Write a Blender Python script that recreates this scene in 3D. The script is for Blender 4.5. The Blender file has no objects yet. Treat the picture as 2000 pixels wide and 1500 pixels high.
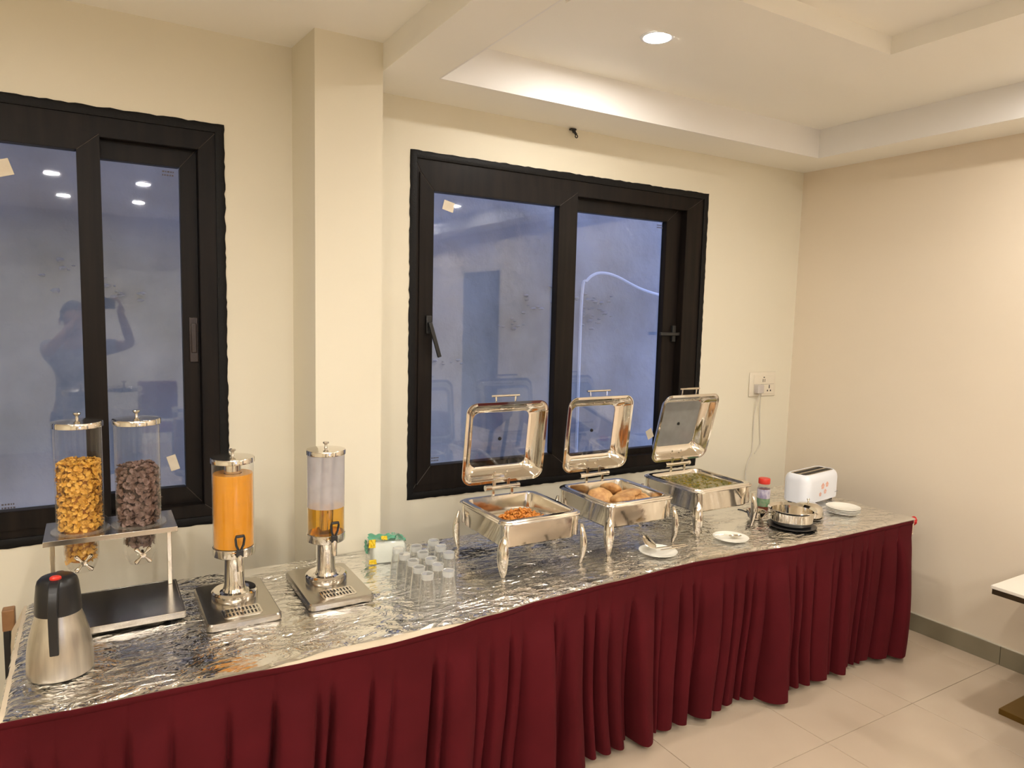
import bpy, bmesh, math, random
from math import sin, cos, pi, radians as R
from mathutils import Vector, Matrix, noise
C = bpy.context.scene.collection
SC = bpy.context.scene
rnd = random.Random(7)

# ------------------------------------------------------------------ camera
cd = bpy.data.cameras.new('camera'); cam = bpy.data.objects.new('camera', cd); C.objects.link(cam)
F_, YAW, PIT, ROL, DC, HC = 1372.12, .5388, -.0999, .025, 3.2187, 1.84
f = Vector((sin(YAW)*cos(PIT), cos(YAW)*cos(PIT), sin(PIT)))
r = Vector((cos(YAW), -sin(YAW), 0)); u = r.cross(f)
r2 = r*cos(ROL)+u*sin(ROL); u2 = -r*sin(ROL)+u*cos(ROL)
cam.matrix_world = Matrix(((r2.x, u2.x, -f.x, 0), (r2.y, u2.y, -f.y, -DC), (r2.z, u2.z, -f.z, HC), (0, 0, 0, 1)))
cd.sensor_width = 36; cd.lens = F_/2000*36; cd.clip_start = .02
SC.camera = cam

# ------------------------------------------------------------------ world, exposure
w = bpy.data.worlds.new('world'); SC.world = w; w.use_nodes = True
bg = w.node_tree.nodes['Background']; bg.inputs[0].default_value = (.36, .48, .93, 1); bg.inputs[1].default_value = 1.0
SC.view_settings.view_transform = 'Standard'; SC.view_settings.look = 'None'
SC.view_settings.gamma = 1; SC.view_settings.use_curve_mapping = False
SC.view_settings.exposure = 1.47
LAMP = 240.0            # emission of a downlight diffuser

# ------------------------------------------------------------------ materials
MATS = {}
def mat(name, col, rough=.5, metal=0, var=None, bump=None, **kw):
    """var=(scale, colour2, stretch(x,y,z)), bump=(scale, strength, distance, stretch)"""
    if name in MATS: return MATS[name]
    m = bpy.data.materials.new(name); MATS[name] = m; m.use_nodes = True
    nt = m.node_tree; b = nt.nodes['Principled BSDF']
    b.inputs['Base Color'].default_value = (*col, 1)
    b.inputs['Roughness'].default_value = rough; b.inputs['Metallic'].default_value = metal
    for k, v in kw.items(): b.inputs[k.replace('_', ' ')].default_value = v
    tc = nt.nodes.new('ShaderNodeTexCoord')
    def tex(scale, st, detail=4):
        mp = nt.nodes.new('ShaderNodeMapping'); mp.inputs['Scale'].default_value = st
        nt.links.new(tc.outputs['Object'], mp.inputs[0])
        n = nt.nodes.new('ShaderNodeTexNoise'); n.inputs['Scale'].default_value = scale; n.inputs['Detail'].default_value = detail
        nt.links.new(mp.outputs[0], n.inputs['Vector']); return n
    if var:
        n = tex(var[0], var[2] if len(var) > 2 else (1, 1, 1))
        rp = nt.nodes.new('ShaderNodeValToRGB'); rp.color_ramp.elements[0].position = .35; rp.color_ramp.elements[1].position = .65
        rp.color_ramp.elements[0].color = (*col, 1); rp.color_ramp.elements[1].color = (*var[1], 1)
        nt.links.new(n.outputs[0], rp.inputs[0]); nt.links.new(rp.outputs[0], b.inputs['Base Color'])
    if bump:
        n = tex(bump[0], bump[3] if len(bump) > 3 else (1, 1, 1))
        bp = nt.nodes.new('ShaderNodeBump'); bp.inputs['Strength'].default_value = bump[1]; bp.inputs['Distance'].default_value = bump[2]
        nt.links.new(n.outputs[0], bp.inputs['Height']); nt.links.new(bp.outputs[0], b.inputs['Normal'])
    return m
def clear_mat(name, tint=(1, 1, 1), refl=1.0, edge=None, haze=None, rough=.02):
    """thin clear wall: fresnel mix of transparent and glossy; haze=(colour, amount) adds a milky film"""
    m = bpy.data.materials.new(name); MATS[name] = m; m.use_nodes = True
    nt = m.node_tree; nt.nodes.clear(); o = nt.nodes.new('ShaderNodeOutputMaterial')
    tr = nt.nodes.new('ShaderNodeBsdfTransparent'); tr.inputs[0].default_value = (*tint, 1)
    gl = nt.nodes.new('ShaderNodeBsdfGlossy'); gl.inputs['Roughness'].default_value = rough; gl.inputs[0].default_value = (1, 1, 1, 1)
    fr = nt.nodes.new('ShaderNodeFresnel'); ge = nt.nodes.new('ShaderNodeNewGeometry')   # same reflectance on both faces of the thin wall
    io = nt.nodes.new('ShaderNodeMath'); io.operation = 'MULTIPLY_ADD'; io.inputs[1].default_value = 1/1.5-1.5; io.inputs[2].default_value = 1.5
    nt.links.new(ge.outputs['Backfacing'], io.inputs[0]); nt.links.new(io.outputs[0], fr.inputs[0])
    mu = nt.nodes.new('ShaderNodeMath'); mu.operation = 'MULTIPLY'; mu.use_clamp = True; mu.inputs[1].default_value = refl
    nt.links.new(fr.outputs[0], mu.inputs[0])
    src = tr.outputs[0]
    if haze:
        df = nt.nodes.new('ShaderNodeBsdfDiffuse'); df.inputs[0].default_value = (*haze[0], 1)
        tl = nt.nodes.new('ShaderNodeBsdfTranslucent'); tl.inputs[0].default_value = (*haze[0], 1)
        ad = nt.nodes.new('ShaderNodeMixShader'); ad.inputs[0].default_value = .5
        nt.links.new(df.outputs[0], ad.inputs[1]); nt.links.new(tl.outputs[0], ad.inputs[2])
        mx = nt.nodes.new('ShaderNodeMixShader'); mx.inputs[0].default_value = haze[1]
        nz = nt.nodes.new('ShaderNodeTexNoise'); nz.inputs['Scale'].default_value = 18
        tc = nt.nodes.new('ShaderNodeTexCoord'); nt.links.new(tc.outputs['Object'], nz.inputs['Vector'])
        mr = nt.nodes.new('ShaderNodeMapRange'); mr.inputs['To Min'].default_value = haze[1]*.8; mr.inputs['To Max'].default_value = min(1, haze[1]*1.2)
        nt.links.new(nz.outputs[0], mr.inputs[0]); nt.links.new(mr.outputs[0], mx.inputs[0])
        nt.links.new(src, mx.inputs[1]); nt.links.new(ad.outputs[0], mx.inputs[2]); src = mx.outputs[0]
    if edge:
        lw = nt.nodes.new('ShaderNodeLayerWeight'); lw.inputs[0].default_value = .35
        pw = nt.nodes.new('ShaderNodeMath'); pw.operation = 'POWER'; pw.inputs[1].default_value = 2.5
        nt.links.new(lw.outputs['Facing'], pw.inputs[0])
        m2 = nt.nodes.new('ShaderNodeMath'); m2.operation = 'MULTIPLY'; m2.inputs[1].default_value = edge[1]
        nt.links.new(pw.outputs[0], m2.inputs[0])
        df = nt.nodes.new('ShaderNodeBsdfDiffuse'); df.inputs[0].default_value = (*edge[0], 1)
        mx = nt.nodes.new('ShaderNodeMixShader'); nt.links.new(m2.outputs[0], mx.inputs[0])
        nt.links.new(src, mx.inputs[1]); nt.links.new(df.outputs[0], mx.inputs[2]); src = mx.outputs[0]
    mx = nt.nodes.new('ShaderNodeMixShader'); nt.links.new(mu.outputs[0], mx.inputs[0])
    nt.links.new(src, mx.inputs[1]); nt.links.new(gl.outputs[0], mx.inputs[2]); nt.links.new(mx.outputs[0], o.inputs[0])
    return m
WALL = mat('wall paint', (.73, .675, .535), .55, var=(1.3, (.75, .695, .555)), bump=(260, .06, .002))
WALLR = mat('right wall paint', (.74, .64, .50), .5, var=(1.1, (.76, .66, .52)), bump=(240, .08, .002))
CEIL = mat('ceiling paint', (.88, .85, .77), .5, var=(.8, (.90, .87, .79)), bump=(200, .03, .002))
CEILW = mat('cove paint', (.84, .82, .79), .5, var=(2, (.82, .80, .77)))
TILE = mat('floor tile', (.485, .385, .285), .16, var=(2.3, (.515, .412, .305)), bump=(30, .02, .001))
_g = TILE.node_tree.nodes.new('ShaderNodeNewGeometry')     # veining runs on across the tiles
for _n in TILE.node_tree.nodes:
    if _n.type == 'MAPPING': TILE.node_tree.links.new(_g.outputs['Position'], _n.inputs[0])
GROUT = mat('grout', (.22, .17, .12), .8, bump=(300, .2, .001))
BASE = mat('skirting tile', (.22, .19, .125), .35, var=(5, (.25, .215, .145)))
CAULK = mat('caulk', (.55, .5, .4), .6, bump=(90, .3, .002))
FRAME = mat('dark laminate', (.006, .0045, .004), .42, Specular_IOR_Level=.16, var=(30, (.013, .009, .007), (1, 1, .06)), bump=(60, .1, .001, (1, 1, .05)))
BLACKT = mat('black sealant', (.005, .0045, .0045), .5, Specular_IOR_Level=.2, bump=(120, .5, .003))
SEAM = mat('mitre seam', (.10, .08, .06), .5, var=(40, (.08, .06, .05)))
PANE = clear_mat('window glass', (.93, .95, .98), 1.3)
CONC = mat('rough render', (.23, .24, .25), .85, var=(1.7, (.38, .39, .40)), bump=(9, .8, .02))
CHROME = mat('polished steel', (.80, .76, .69), .07, 1, bump=(9, .05, .01))
CHROMEB = mat('polished steel rim', (.78, .74, .67), .12, 1, bump=(30, .08, .003))
STEEL = mat('brushed steel', (.62, .58, .51), .3, 1, var=(9, (.50, .465, .41), (6, 6, .35)), bump=(400, .08, .001, (1, 1, .02)))
SATIN = mat('satin steel', (.56, .52, .46), .22, 1, var=(5, (.50, .47, .42)), bump=(300, .05, .001, (.05, 1, 1)))
BLACKP = mat('black plastic', (.010, .010, .011), .32, bump=(300, .05, .001))
REDP = mat('red plastic', (.62, .035, .02), .35, bump=(200, .05, .001))
ACRYL = clear_mat('clear acrylic', (.985, .985, .98), .8, edge=((.80, .74, .62), .45))
TUMBLER = clear_mat('tumbler glass', (.975, .98, .975), 2.2, edge=((.86, .86, .84), .50), haze=((.9, .9, .88), .04))
TUMBASE = clear_mat('tumbler thick base', (.95, .96, .95), 2.4, edge=((.75, .75, .73), .6), haze=((.90, .90, .87), .32), rough=.08)
LIDGLASS = clear_mat('lid glass', (.90, .92, .95), 1.5)
FOGGLASS = clear_mat('fogged lid glass', (.8, .82, .84), 1.2, haze=((.50, .49, .45), .62), rough=.15)
FROST = clear_mat('misted acrylic', (.95, .95, .97), 1.0, edge=((.6, .56, .5), .4), haze=((.66, .65, .70), .62))
VELVET = mat('maroon velvet', (.062, .0030, .0055), .85, var=(4, (.078, .0042, .0075)), bump=(500, .15, .001), Sheen_Weight=.04, Specular_IOR_Level=.15, Sheen_Roughness=.4, Sheen_Tint=(.6, .12, .14, 1))
CLOTH = mat('cream cloth', (.60, .50, .36), .85, var=(8, (.56, .46, .33)), bump=(300, .2, .001))
REDC = mat('red ribbon', (.45, .01, .012), .6, bump=(300, .15, .001))
WOOD = mat('brown wood', (.30, .15, .06), .45, var=(14, (.23, .11, .045), (1, .1, 1)))
BLACKM = mat('black metal', (.012, .012, .012), .4, bump=(200, .05, .001))
WHITEP = mat('white plastic', (.76, .77, .80), .3, var=(3, (.74, .75, .78)))
CREAMP = mat('socket plastic', (.74, .67, .54), .3, var=(9, (.72, .65, .52)))
PORC = mat('white porcelain', (.80, .77, .68), .12, var=(4, (.78, .75, .66)))
PAPER = mat('paper tag', (.70, .62, .48), .7, var=(30, (.66, .57, .43)))
BRASS = mat('brass', (.30, .20, .06), .32, 1, var=(6, (.26, .17, .05)))
STONE = mat('white table top', (.76, .71, .62), .25, var=(5, (.73, .68, .59)))
MAROON = mat('maroon leather', (.10, .008, .014), .4, bump=(120, .2, .001))
HOLE = mat('dark hole', (.01, .008, .006), .6, var=(20, (.015, .012, .01)))
TISSUE = mat('white tissue', (.84, .82, .76), .8, bump=(60, .3, .003))
SEAL = mat('clear cord', (.62, .57, .48), .4, bump=(50, .05, .001))

def foil_material():
    m = bpy.data.materials.new('aluminium foil'); m.use_nodes = True; nt = m.node_tree; b = nt.nodes['Principled BSDF']
    b.inputs['Base Color'].default_value = (.90, .89, .87, 1); b.inputs['Metallic'].default_value = 1; b.inputs['Roughness'].default_value = .13
    tc = nt.nodes.new('ShaderNodeTexCoord')
    def mp(s, rot=0):
        q = nt.nodes.new('ShaderNodeMapping'); q.inputs['Scale'].default_value = s; q.inputs['Rotation'].default_value[2] = rot
        nt.links.new(tc.outputs['Object'], q.inputs[0]); return q
    # faceted crumple: voronoi distance-to-edge on noise-warped coordinates
    nz = nt.nodes.new('ShaderNodeTexNoise'); nz.inputs['Scale'].default_value = 5; nz.inputs['Detail'].default_value = 3
    a = mp((1, 1.8, 1), .35); nt.links.new(a.outputs[0], nz.inputs['Vector'])
    vm = nt.nodes.new('ShaderNodeVectorMath'); vm.operation = 'MULTIPLY_ADD'; vm.inputs[1].default_value = (.22, .22, .22)
    nt.links.new(nz.outputs['Color'], vm.inputs[0]); nt.links.new(a.outputs[0], vm.inputs[2])
    v1 = nt.nodes.new('ShaderNodeTexVoronoi'); v1.feature = 'F1'; v1.inputs['Scale'].default_value = 17
    nt.links.new(vm.outputs[0], v1.inputs['Vector'])
    v2 = nt.nodes.new('ShaderNodeTexVoronoi'); v2.inputs['Scale'].default_value = 70; nt.links.new(vm.outputs[0], v2.inputs['Vector'])
    n3 = nt.nodes.new('ShaderNodeTexNoise'); n3.noise_type = 'RIDGED_MULTIFRACTAL'; n3.inputs['Scale'].default_value = 4.5; n3.inputs['Detail'].default_value = 6; n3.inputs['Roughness'].default_value = .65
    c = mp((.6, 1.8, 1), .5); nt.links.new(c.outputs[0], n3.inputs['Vector'])
    b1 = nt.nodes.new('ShaderNodeBump'); b1.inputs['Strength'].default_value = .55; b1.inputs['Distance'].default_value = .016; nt.links.new(v1.outputs['Distance'], b1.inputs['Height'])
    b2 = nt.nodes.new('ShaderNodeBump'); b2.inputs['Strength'].default_value = .35; b2.inputs['Distance'].default_value = .005; nt.links.new(v2.outputs['Distance'], b2.inputs['Height']); nt.links.new(b1.outputs[0], b2.inputs['Normal'])
    b3 = nt.nodes.new('ShaderNodeBump'); b3.inputs['Strength'].default_value = .75; b3.inputs['Distance'].default_value = .011; nt.links.new(n3.outputs[0], b3.inputs['Height']); nt.links.new(b2.outputs[0], b3.inputs['Normal'])
    mk = nt.nodes.new('ShaderNodeTexNoise'); mk.inputs['Scale'].default_value = 2.6; mk.inputs['Detail'].default_value = 3
    d0 = mp((1, 1.7, 1), -.3); nt.links.new(d0.outputs[0], mk.inputs['Vector'])
    for bb, lo, hi in ((b1, .12, .95), (b2, .10, .6), (b3, .15, 1.0)):
        q = nt.nodes.new('ShaderNodeMapRange'); q.inputs['From Min'].default_value = .38; q.inputs['From Max'].default_value = .62
        q.inputs['To Min'].default_value = lo; q.inputs['To Max'].default_value = hi
        nt.links.new(mk.outputs[0], q.inputs[0]); nt.links.new(q.outputs[0], bb.inputs['Strength'])
    nt.links.new(b3.outputs[0], b.inputs['Normal'])
    return m
FOIL = foil_material()
def emit(name, col, s):
    m = bpy.data.materials.new(name); m.use_nodes = True; nt = m.node_tree; nt.nodes.clear()
    e = nt.nodes.new('ShaderNodeEmission'); e.inputs[0].default_value = (*col, 1); e.inputs[1].default_value = s
    o = nt.nodes.new('ShaderNodeOutputMaterial'); nt.links.new(e.outputs[0], o.inputs[0]); return m
LED = emit('led diffuser', (1, .952, .885), LAMP); LED_DIM = emit('dimmed led diffuser', (1, .952, .885), LAMP*.78)  # second one is turned down so the column is less brightly lit

# ------------------------------------------------------------------ mesh helpers
class MB:
    def __init__(s): s.bm = bmesh.new(); s.flat = False
    def box(s, x0, x1, y0, y1, z0, z1, bev=0, seg=2, M=None):
        t = bmesh.new(); bmesh.ops.create_cube(t, size=1)
        bmesh.ops.scale(t, vec=(abs(x1-x0), abs(y1-y0), abs(z1-z0)), verts=t.verts)
        s.flat = True
        if bev: bmesh.ops.bevel(t, geom=t.edges[:], offset=bev, segments=seg, affect='EDGES', profile=.5)
        bmesh.ops.translate(t, vec=((x0+x1)/2, (y0+y1)/2, (z0+z1)/2), verts=t.verts)
        s.join(t, M); return s
    def join(s, t, M=None):
        if M is not None: bmesh.ops.transform(t, matrix=M, verts=t.verts)
        mp = {}
        for v in t.verts: mp[v] = s.bm.verts.new(v.co)
        for f_ in t.faces:
            try: s.bm.faces.new([mp[v] for v in f_.verts])
            except ValueError: pass
        t.free()
    def raw(s, vs, fs, M=None):
        q = [s.bm.verts.new((M @ Vector(v)) if M is not None else v) for v in vs]
        for f_ in fs:
            try: s.bm.faces.new([q[i] for i in f_])
            except ValueError: pass
        return s
    def loft(s, rings, cap0=True, cap1=True, M=None, closed=False):
        n = len(rings[0]); vs = [p for r_ in rings for p in r_]; fs = []
        L = len(rings); K = L if closed else L-1
        for i in range(K):
            j = (i+1) % L
            for k in range(n): fs.append((i*n+k, i*n+(k+1) % n, j*n+(k+1) % n, j*n+k))
        if cap0 and not closed: fs.append(tuple(range(n))[::-1])
        if cap1 and not closed: fs.append(tuple((L-1)*n+k for k in range(n)))
        return s.raw(vs, fs, M)
    def lathe(s, prof, seg=40, c=(0, 0, 0), M=None, cap0=False, cap1=False):
        rings = [[(c[0]+r_*cos(2*pi*k/seg), c[1]+r_*sin(2*pi*k/seg), c[2]+z) for k in range(seg)] for r_, z in prof]
        return s.loft(rings, cap0, cap1, M)
    def tube(s, pts, rad, seg=10, M=None, cap=True):
        pts = [Vector(p) for p in pts]; rings = []; n = len(pts)
        up = Vector((0, 0, 1)); prev = None
        for i, p in enumerate(pts):
            d = (pts[min(i+1, n-1)]-pts[max(i-1, 0)]).normalized()
            if prev is None: a = d.cross(up if abs(d.z) < .95 else Vector((1, 0, 0))).normalized()
            else: a = (prev-d*prev.dot(d)).normalized()
            prev = a; b = d.cross(a); q = rad[i] if isinstance(rad, (list, tuple)) else rad
            rings.append([p+(a*cos(2*pi*k/seg)+b*sin(2*pi*k/seg))*q for k in range(seg)])
        return s.loft(rings, cap, cap, M)
    def build(s, name, m, parent=None, angle=35, loc=None, hint=None):
        bmesh.ops.recalc_face_normals(s.bm, faces=s.bm.faces[:])
        if hint:
            s.bm.normal_update(); h = Vector(hint)
            if sum((f_.normal.dot(h) for f_ in s.bm.faces), 0.0) < 0: bmesh.ops.reverse_faces(s.bm, faces=s.bm.faces[:])
        me = bpy.data.meshes.new(name); s.bm.to_mesh(me); s.bm.free()
        for p in me.polygons: p.use_smooth = True
        if s.flat: angle = min(angle, 20)      # keep the big faces of bevelled boxes flat
        try: me.set_sharp_from_angle(angle=R(angle))
        except Exception: pass
        for x in (m if isinstance(m, (list, tuple)) else [m]): me.materials.append(x)
        o = bpy.data.objects.new(name, me); C.objects.link(o)
        if parent: o.parent = parent
        if loc: o.location = loc
        return o
def tag(o, label=None, cat=None, group=None, kind=None):
    if label: o['label'] = label
    if cat: o['category'] = cat
    if group: o['group'] = group
    if kind: o['kind'] = kind
    return o
def thing(name, label, cat, loc=(0, 0, 0), rz=0, group=None, kind=None):
    o = bpy.data.objects.new(name, None); C.objects.link(o); o.location = loc; o.rotation_euler = (0, 0, rz)
    o.empty_display_size = .05
    return tag(o, label, cat, group, kind)
def struct(name, label=None, loc=(0, 0, 0)):
    o = bpy.data.objects.new(name, None); C.objects.link(o); o.location = loc; return tag(o, label, None, None, 'structure')
def dup(root, loc, rz=0, label=None, group=None):
    q = root.copy(); C.objects.link(q); q.location = loc; q.rotation_euler = (0, 0, rz)
    if label: q['label'] = label
    if group: q['group'] = group
    for ch in list(root.children):
        c = ch.copy(); C.objects.link(c); c.parent = q
        for g in list(ch.children):
            d = g.copy(); C.objects.link(d); d.parent = c
    return q
def rr(w_, d_, rad, z, n=6, cx=0, cy=0):
    pts = []
    for sx, sy, a0 in ((1, 1, 0), (-1, 1, 90), (-1, -1, 180), (1, -1, 270)):
        for k in range(n+1):
            a = R(a0+90*k/n); pts.append((cx+sx*(w_/2-rad)+rad*cos(a), cy+sy*(d_/2-rad)+rad*sin(a), z))
    return pts
TZ = .774     # height of the foil on the buffet

# ------------------------------------------------------------------ room shell
X0, X1, Y0 = -3.2, 4.2024, -7.0
W2 = (1.3387, 3.3022, .9077, 2.5965)
W1 = (-1.55, .4828, .911, 2.579)
def wall_with_holes(name, m, x0, x1, z1, holes, ya, yb, label):
    mb = MB(); xs = x0
    for (a, b, c, d) in holes:
        mb.box(xs, a, ya, yb, -.05, z1); mb.box(a, b, ya, yb, -.05, c); mb.box(a, b, ya, yb, d, z1); xs = b
    mb.box(xs, x1, ya, yb, -.05, z1)
    return tag(mb.build(name, m), label, None, None, 'structure')
wall_with_holes('wall_back', WALL, X0, X1+.1, 3.2, [W1, W2], 0, .14, 'cream painted wall behind the buffet with two window openings')
tag(MB().box(X1, X1+.12, Y0, 0, -.05, 3.2).build('wall_right', WALLR), 'plain tan wall on the right', None, None, 'structure')
tag(MB().box(X0-.1, X0, Y0, 0, -.05, 3.2).build('wall_left', WALL), 'cream wall at the far left', None, None, 'structure')
wall_with_holes('wall_front', WALL, X0, X1, 3.2, [(1.03, 1.75, 1.25, 2.4)], Y0-.1, Y0, 'cream wall behind the viewer')
# column between the windows (its left face is slightly out of square)
cb = MB(); ring = [(.773, .01), (.797, -.28), (1.085, -.28), (1.085, .01)]
cb.loft([[(x, y, z) for x, y in ring] for z in (-.02, 3.1)])
tag(cb.build('wall_column', WALL, angle=20), 'cream square column standing between the two windows', None, None, 'structure')
# ceiling: higher slab at left, beam face, soffit with tray, dropped panel with a recess
ZL, ZS, ZT, ZP, ZR = 2.957, 2.8435, 3.014, 2.994, 3.069
cl = struct('ceiling', 'cream ceiling with a stepped tray')
MB().box(X0, 1.085, Y0, 0, ZL, 3.2).build('ceiling_slab', CEIL, cl)
TX0, TX1, TY0, TY1 = 1.322, 3.893, -5.9, -.333
sf = MB()
sf.box(1.085, TX0, Y0, 0, ZS, 3.2); sf.box(TX1, X1+.05, Y0, 0, ZS, 3.2); sf.box(TX0, TX1, TY1, 0, ZS, 3.2); sf.box(TX0, TX1, Y0, TY0, ZS, 3.2)
sf.build('ceiling_soffit', CEIL, cl)
MB().box(TX0, TX1, TY0, TY1, ZT, 3.25).build('ceiling_tray', CEIL, cl)
cv = MB()
e = .004
cv.box(TX0-e, TX0+e, TY0, TY1, ZS-.0005, ZT); cv.box(TX1-e, TX1+e, TY0, TY1, ZS-.0005, ZT)
cv.box(TX0, TX1, TY1-e, TY1+e, ZS-.0005, ZT); cv.box(TX0, TX1, TY0-e, TY0+e, ZS-.0005, ZT)
cv.build('cove_face', CEILW, cl)
PX0, PX1, PY0, PY1 = 1.55, 3.42, -5.2, -.945
QX0, QX1, QY0, QY1 = 1.97, 3.0, -4.8, -1.32
pp = MB()
pp.box(PX0, QX0, PY0, PY1, ZP, ZT+.07); pp.box(QX1, PX1, PY0, PY1, ZP, ZT+.07); pp.box(QX0, QX1, QY1, PY1, ZP, ZT+.07); pp.box(QX0, QX1, PY0, QY0, ZP, ZT+.07)
pp.build('dropped_panel', CEIL, cl)
# (the tray slab is above the recess, so cut the tray by building it as a ring)
bpy.data.objects.remove(bpy.data.objects['ceiling_tray'])
tr = MB()
tr.box(TX0, PX0+.1, TY0, TY1, ZT, 3.2); tr.box(PX1-.1, TX1, TY0, TY1, ZT, 3.2); tr.box(PX0+.1, PX1-.1, PY1-.1, TY1, ZT, 3.2); tr.box(PX0+.1, PX1-.1, TY0, PY0+.1, ZT, 3.2)
tr.build('ceiling_tray', CEIL, cl)
MB().box(PX0, PX1, PY0, PY1, ZR, 3.2).build('ceiling_recess', CEIL, cl)

# floor: grout bed and individual tiles
fl = struct('floor', 'glossy beige tiled floor')
MB().box(X0, X1, Y0, .0, -.06, -.003).build('grout_bed', GROUT, fl)
P = .66; G = .0015
def tilemesh(w_, d_):
    t = MB(); t.box(-w_/2+G, w_/2-G, -d_/2+G, d_/2-G, -.012, 0, .0012, 1); o = t.build('tile', TILE, fl, angle=60); return o
full = None
x = 2.718-P*9; 
while x < X1:
    y = -1.445-P*9
    while y < 0:
        xa, xb, ya, yb = max(x, X0), min(x+P, X1), max(y, Y0), min(y+P, 0)
        if xb-xa > .02 and yb-ya > .02:
            cuts = [(xa, xb)]
            if abs(x-2.718) < .01 and abs(y+1.445) < .01: cuts = [(xa, 3.15), (3.15, xb)]
            for a, b in cuts:
                fullsz = abs(b-a-P) < 1e-4 and abs(yb-ya-P) < 1e-4
                if fullsz and full is not None:
                    o = full.copy(); C.objects.link(o)
                else:
                    o = tilemesh(b-a, yb-ya)
                    if fullsz: full = o
                o.location = ((a+b)/2, (ya+yb)/2, 0)
        y += P
    x += P
# skirting tiles
def skirting(name, label, along, fixed, a0, a1, off, sgn):
    s_ = struct(name, label)
    a = off
    while a > a0: a -= P
    while a < a1:
        p0, p1 = max(a, a0), min(a+P, a1)
        if p1-p0 > .02:
            mb = MB()
            if along == 'y': mb.box(fixed-.012*sgn, fixed, p0+.0012, p1-.0012, 0, .104, .001, 1)
            else: mb.box(p0+.0012, p1-.0012, fixed-.012*sgn, fixed, 0, .104, .001, 1)
            mb.build('skirting_tile', BASE, s_)
        a += P
    mb = MB()
    if along == 'y': mb.tube([(fixed-.003*sgn, a0+.02+i*(a1-a0-.04)/60, .105+.0012*sin(i*1.7)) for i in range(61)], .005, 6)
    else: mb.tube([(a0+.02+i*(a1-a0-.04)/60, fixed-.003*sgn, .105) for i in range(61)], .005, 6)
    mb.build('caulk_line', CAULK, s_)
skirting('baseboard_right', 'grey-brown tile skirting along the right wall', 'y', X1, Y0, -.0, -1.455, 1)
skirting('baseboard_back', 'grey-brown tile skirting under the windows', 'x', 0, X0, X1, 2.718, 1)

# ------------------------------------------------------------------ windows
def mitre_ring(name, x0, x1, z0, z1, wl, wr, wb, wt, y0, y1, m, parent, gap=.0012):
    """four mitred bars, y0 front .. y1 back"""
    mb = MB()
    o_ = [(x0, z0), (x1, z0), (x1, z1), (x0, z1)]
    i_ = [(x0+wl, z0+wb), (x1-wr, z0+wb), (x1-wr, z1-wt), (x0+wl, z1-wt)]
    for k in range(4):
        a, b = o_[k], o_[(k+1) % 4]; c, d = i_[(k+1) % 4], i_[k]
        dx, dz = b[0]-a[0], b[1]-a[1]; L = math.hypot(dx, dz); ux, uz = dx/L*gap, dz/L*gap
        q = [(a[0]+ux, a[1]+uz), (b[0]-ux, b[1]-uz), (c[0]-ux, c[1]-uz), (d[0]+ux, d[1]+uz)]
        t = bmesh.new(); vs = [t.verts.new((p[0], yy, p[1])) for yy in (y0, y1) for p in q]
        for fc in ((0, 1, 2, 3), (7, 6, 5, 4), (0, 4, 5, 1), (1, 5, 6, 2), (2, 6, 7, 3), (3, 7, 4, 0)): t.faces.new([vs[i] for i in fc])
        bmesh.ops.recalc_face_normals(t, faces=t.faces[:])
        bmesh.ops.bevel(t, geom=t.edges[:], offset=.002, segments=2, affect='EDGES')
        mb.join(t)
    o = mb.build(name, m, parent, angle=20)
    sm = MB()
    for k in range(4):
        a, b = o_[k], i_[k]
        sm.tube([(a[0]*.97+b[0]*.03, y0+.0018, a[1]*.97+b[1]*.03), (b[0]*.97+a[0]*.03, y0+.0018, b[1]*.97+a[1]*.03)], .0011, 6)
    sm.build('mitre_seam', SEAM, o)
    return o
def ragged_trim(x0, x1, z0, z1, wd, parent, seed):
    rg = random.Random(seed); mb = MB(); N = 90
    def side(p, q, nx, nz):
        out = []
        for i in range(N+1):
            t = i/N; j = .0035*noise.noise(Vector((seed+t*38, nx*3, nz*3)))+.002*rg.uniform(-1, 1)
            out.append((p[0]+(q[0]-p[0])*t+nx*j, p[1]+(q[1]-p[1])*t+nz*j))
        return out
    O = [(x0, z0), (x1, z0), (x1, z1), (x0, z1)]; nn = [(0, -1), (1, 0), (0, 1), (-1, 0)]
    outer = []; inner = []
    for k in range(4):
        s_ = side(O[k], O[(k+1) % 4], *nn[k])
        for i, p in enumerate(s_[:-1]):
            outer.append(p)
            inner.append((min(max(p[0], x0+wd), x1-wd), min(max(p[1], z0+wd), z1-wd)))
    n = len(outer)
    rings = [[(p[0], .02, p[1]) for p in outer], [(p[0], -.003, p[1]) for p in outer], [(p[0]+(q[0]-p[0])*.3, -.008, p[1]+(q[1]-p[1])*.3) for p, q in zip(outer, inner)],
             [(q[0], -.002, q[1]) for q in inner], [(q[0], .03, q[1]) for q in inner]]
    mb.loft(rings, False, False); return mb.build('reveal_trim', BLACKT, parent, angle=50)
def pane(x0, x1, z0, z1, y, parent):
    return MB().box(x0, x1, y, y+.005, z0, z1).build('pane', PANE, parent)
def sticker(x, z, y, w_, h_, ang, parent, label='cream paper tag stuck on the glass'):
    M = Matrix.Translation((x, y, z)) @ Matrix.Rotation(R(ang), 4, 'Y')
    o = MB().box(-w_/2, w_/2, -.0008, .0004, -h_/2, h_/2, M=M).build('paper_tag', PAPER, parent); o['label'] = label; return o
def etch(x, z, y, parent):
    mb = MB()
    for j in range(2):
        xx = x
        for k in range(5):
            w_ = rnd.uniform(.004, .009); mb.box(xx, xx+w_, y-.0006, y, z-j*.014, z-j*.014+.006); xx += w_+.003
    return mb.build('glass_mark', SEAM, parent)
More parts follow.
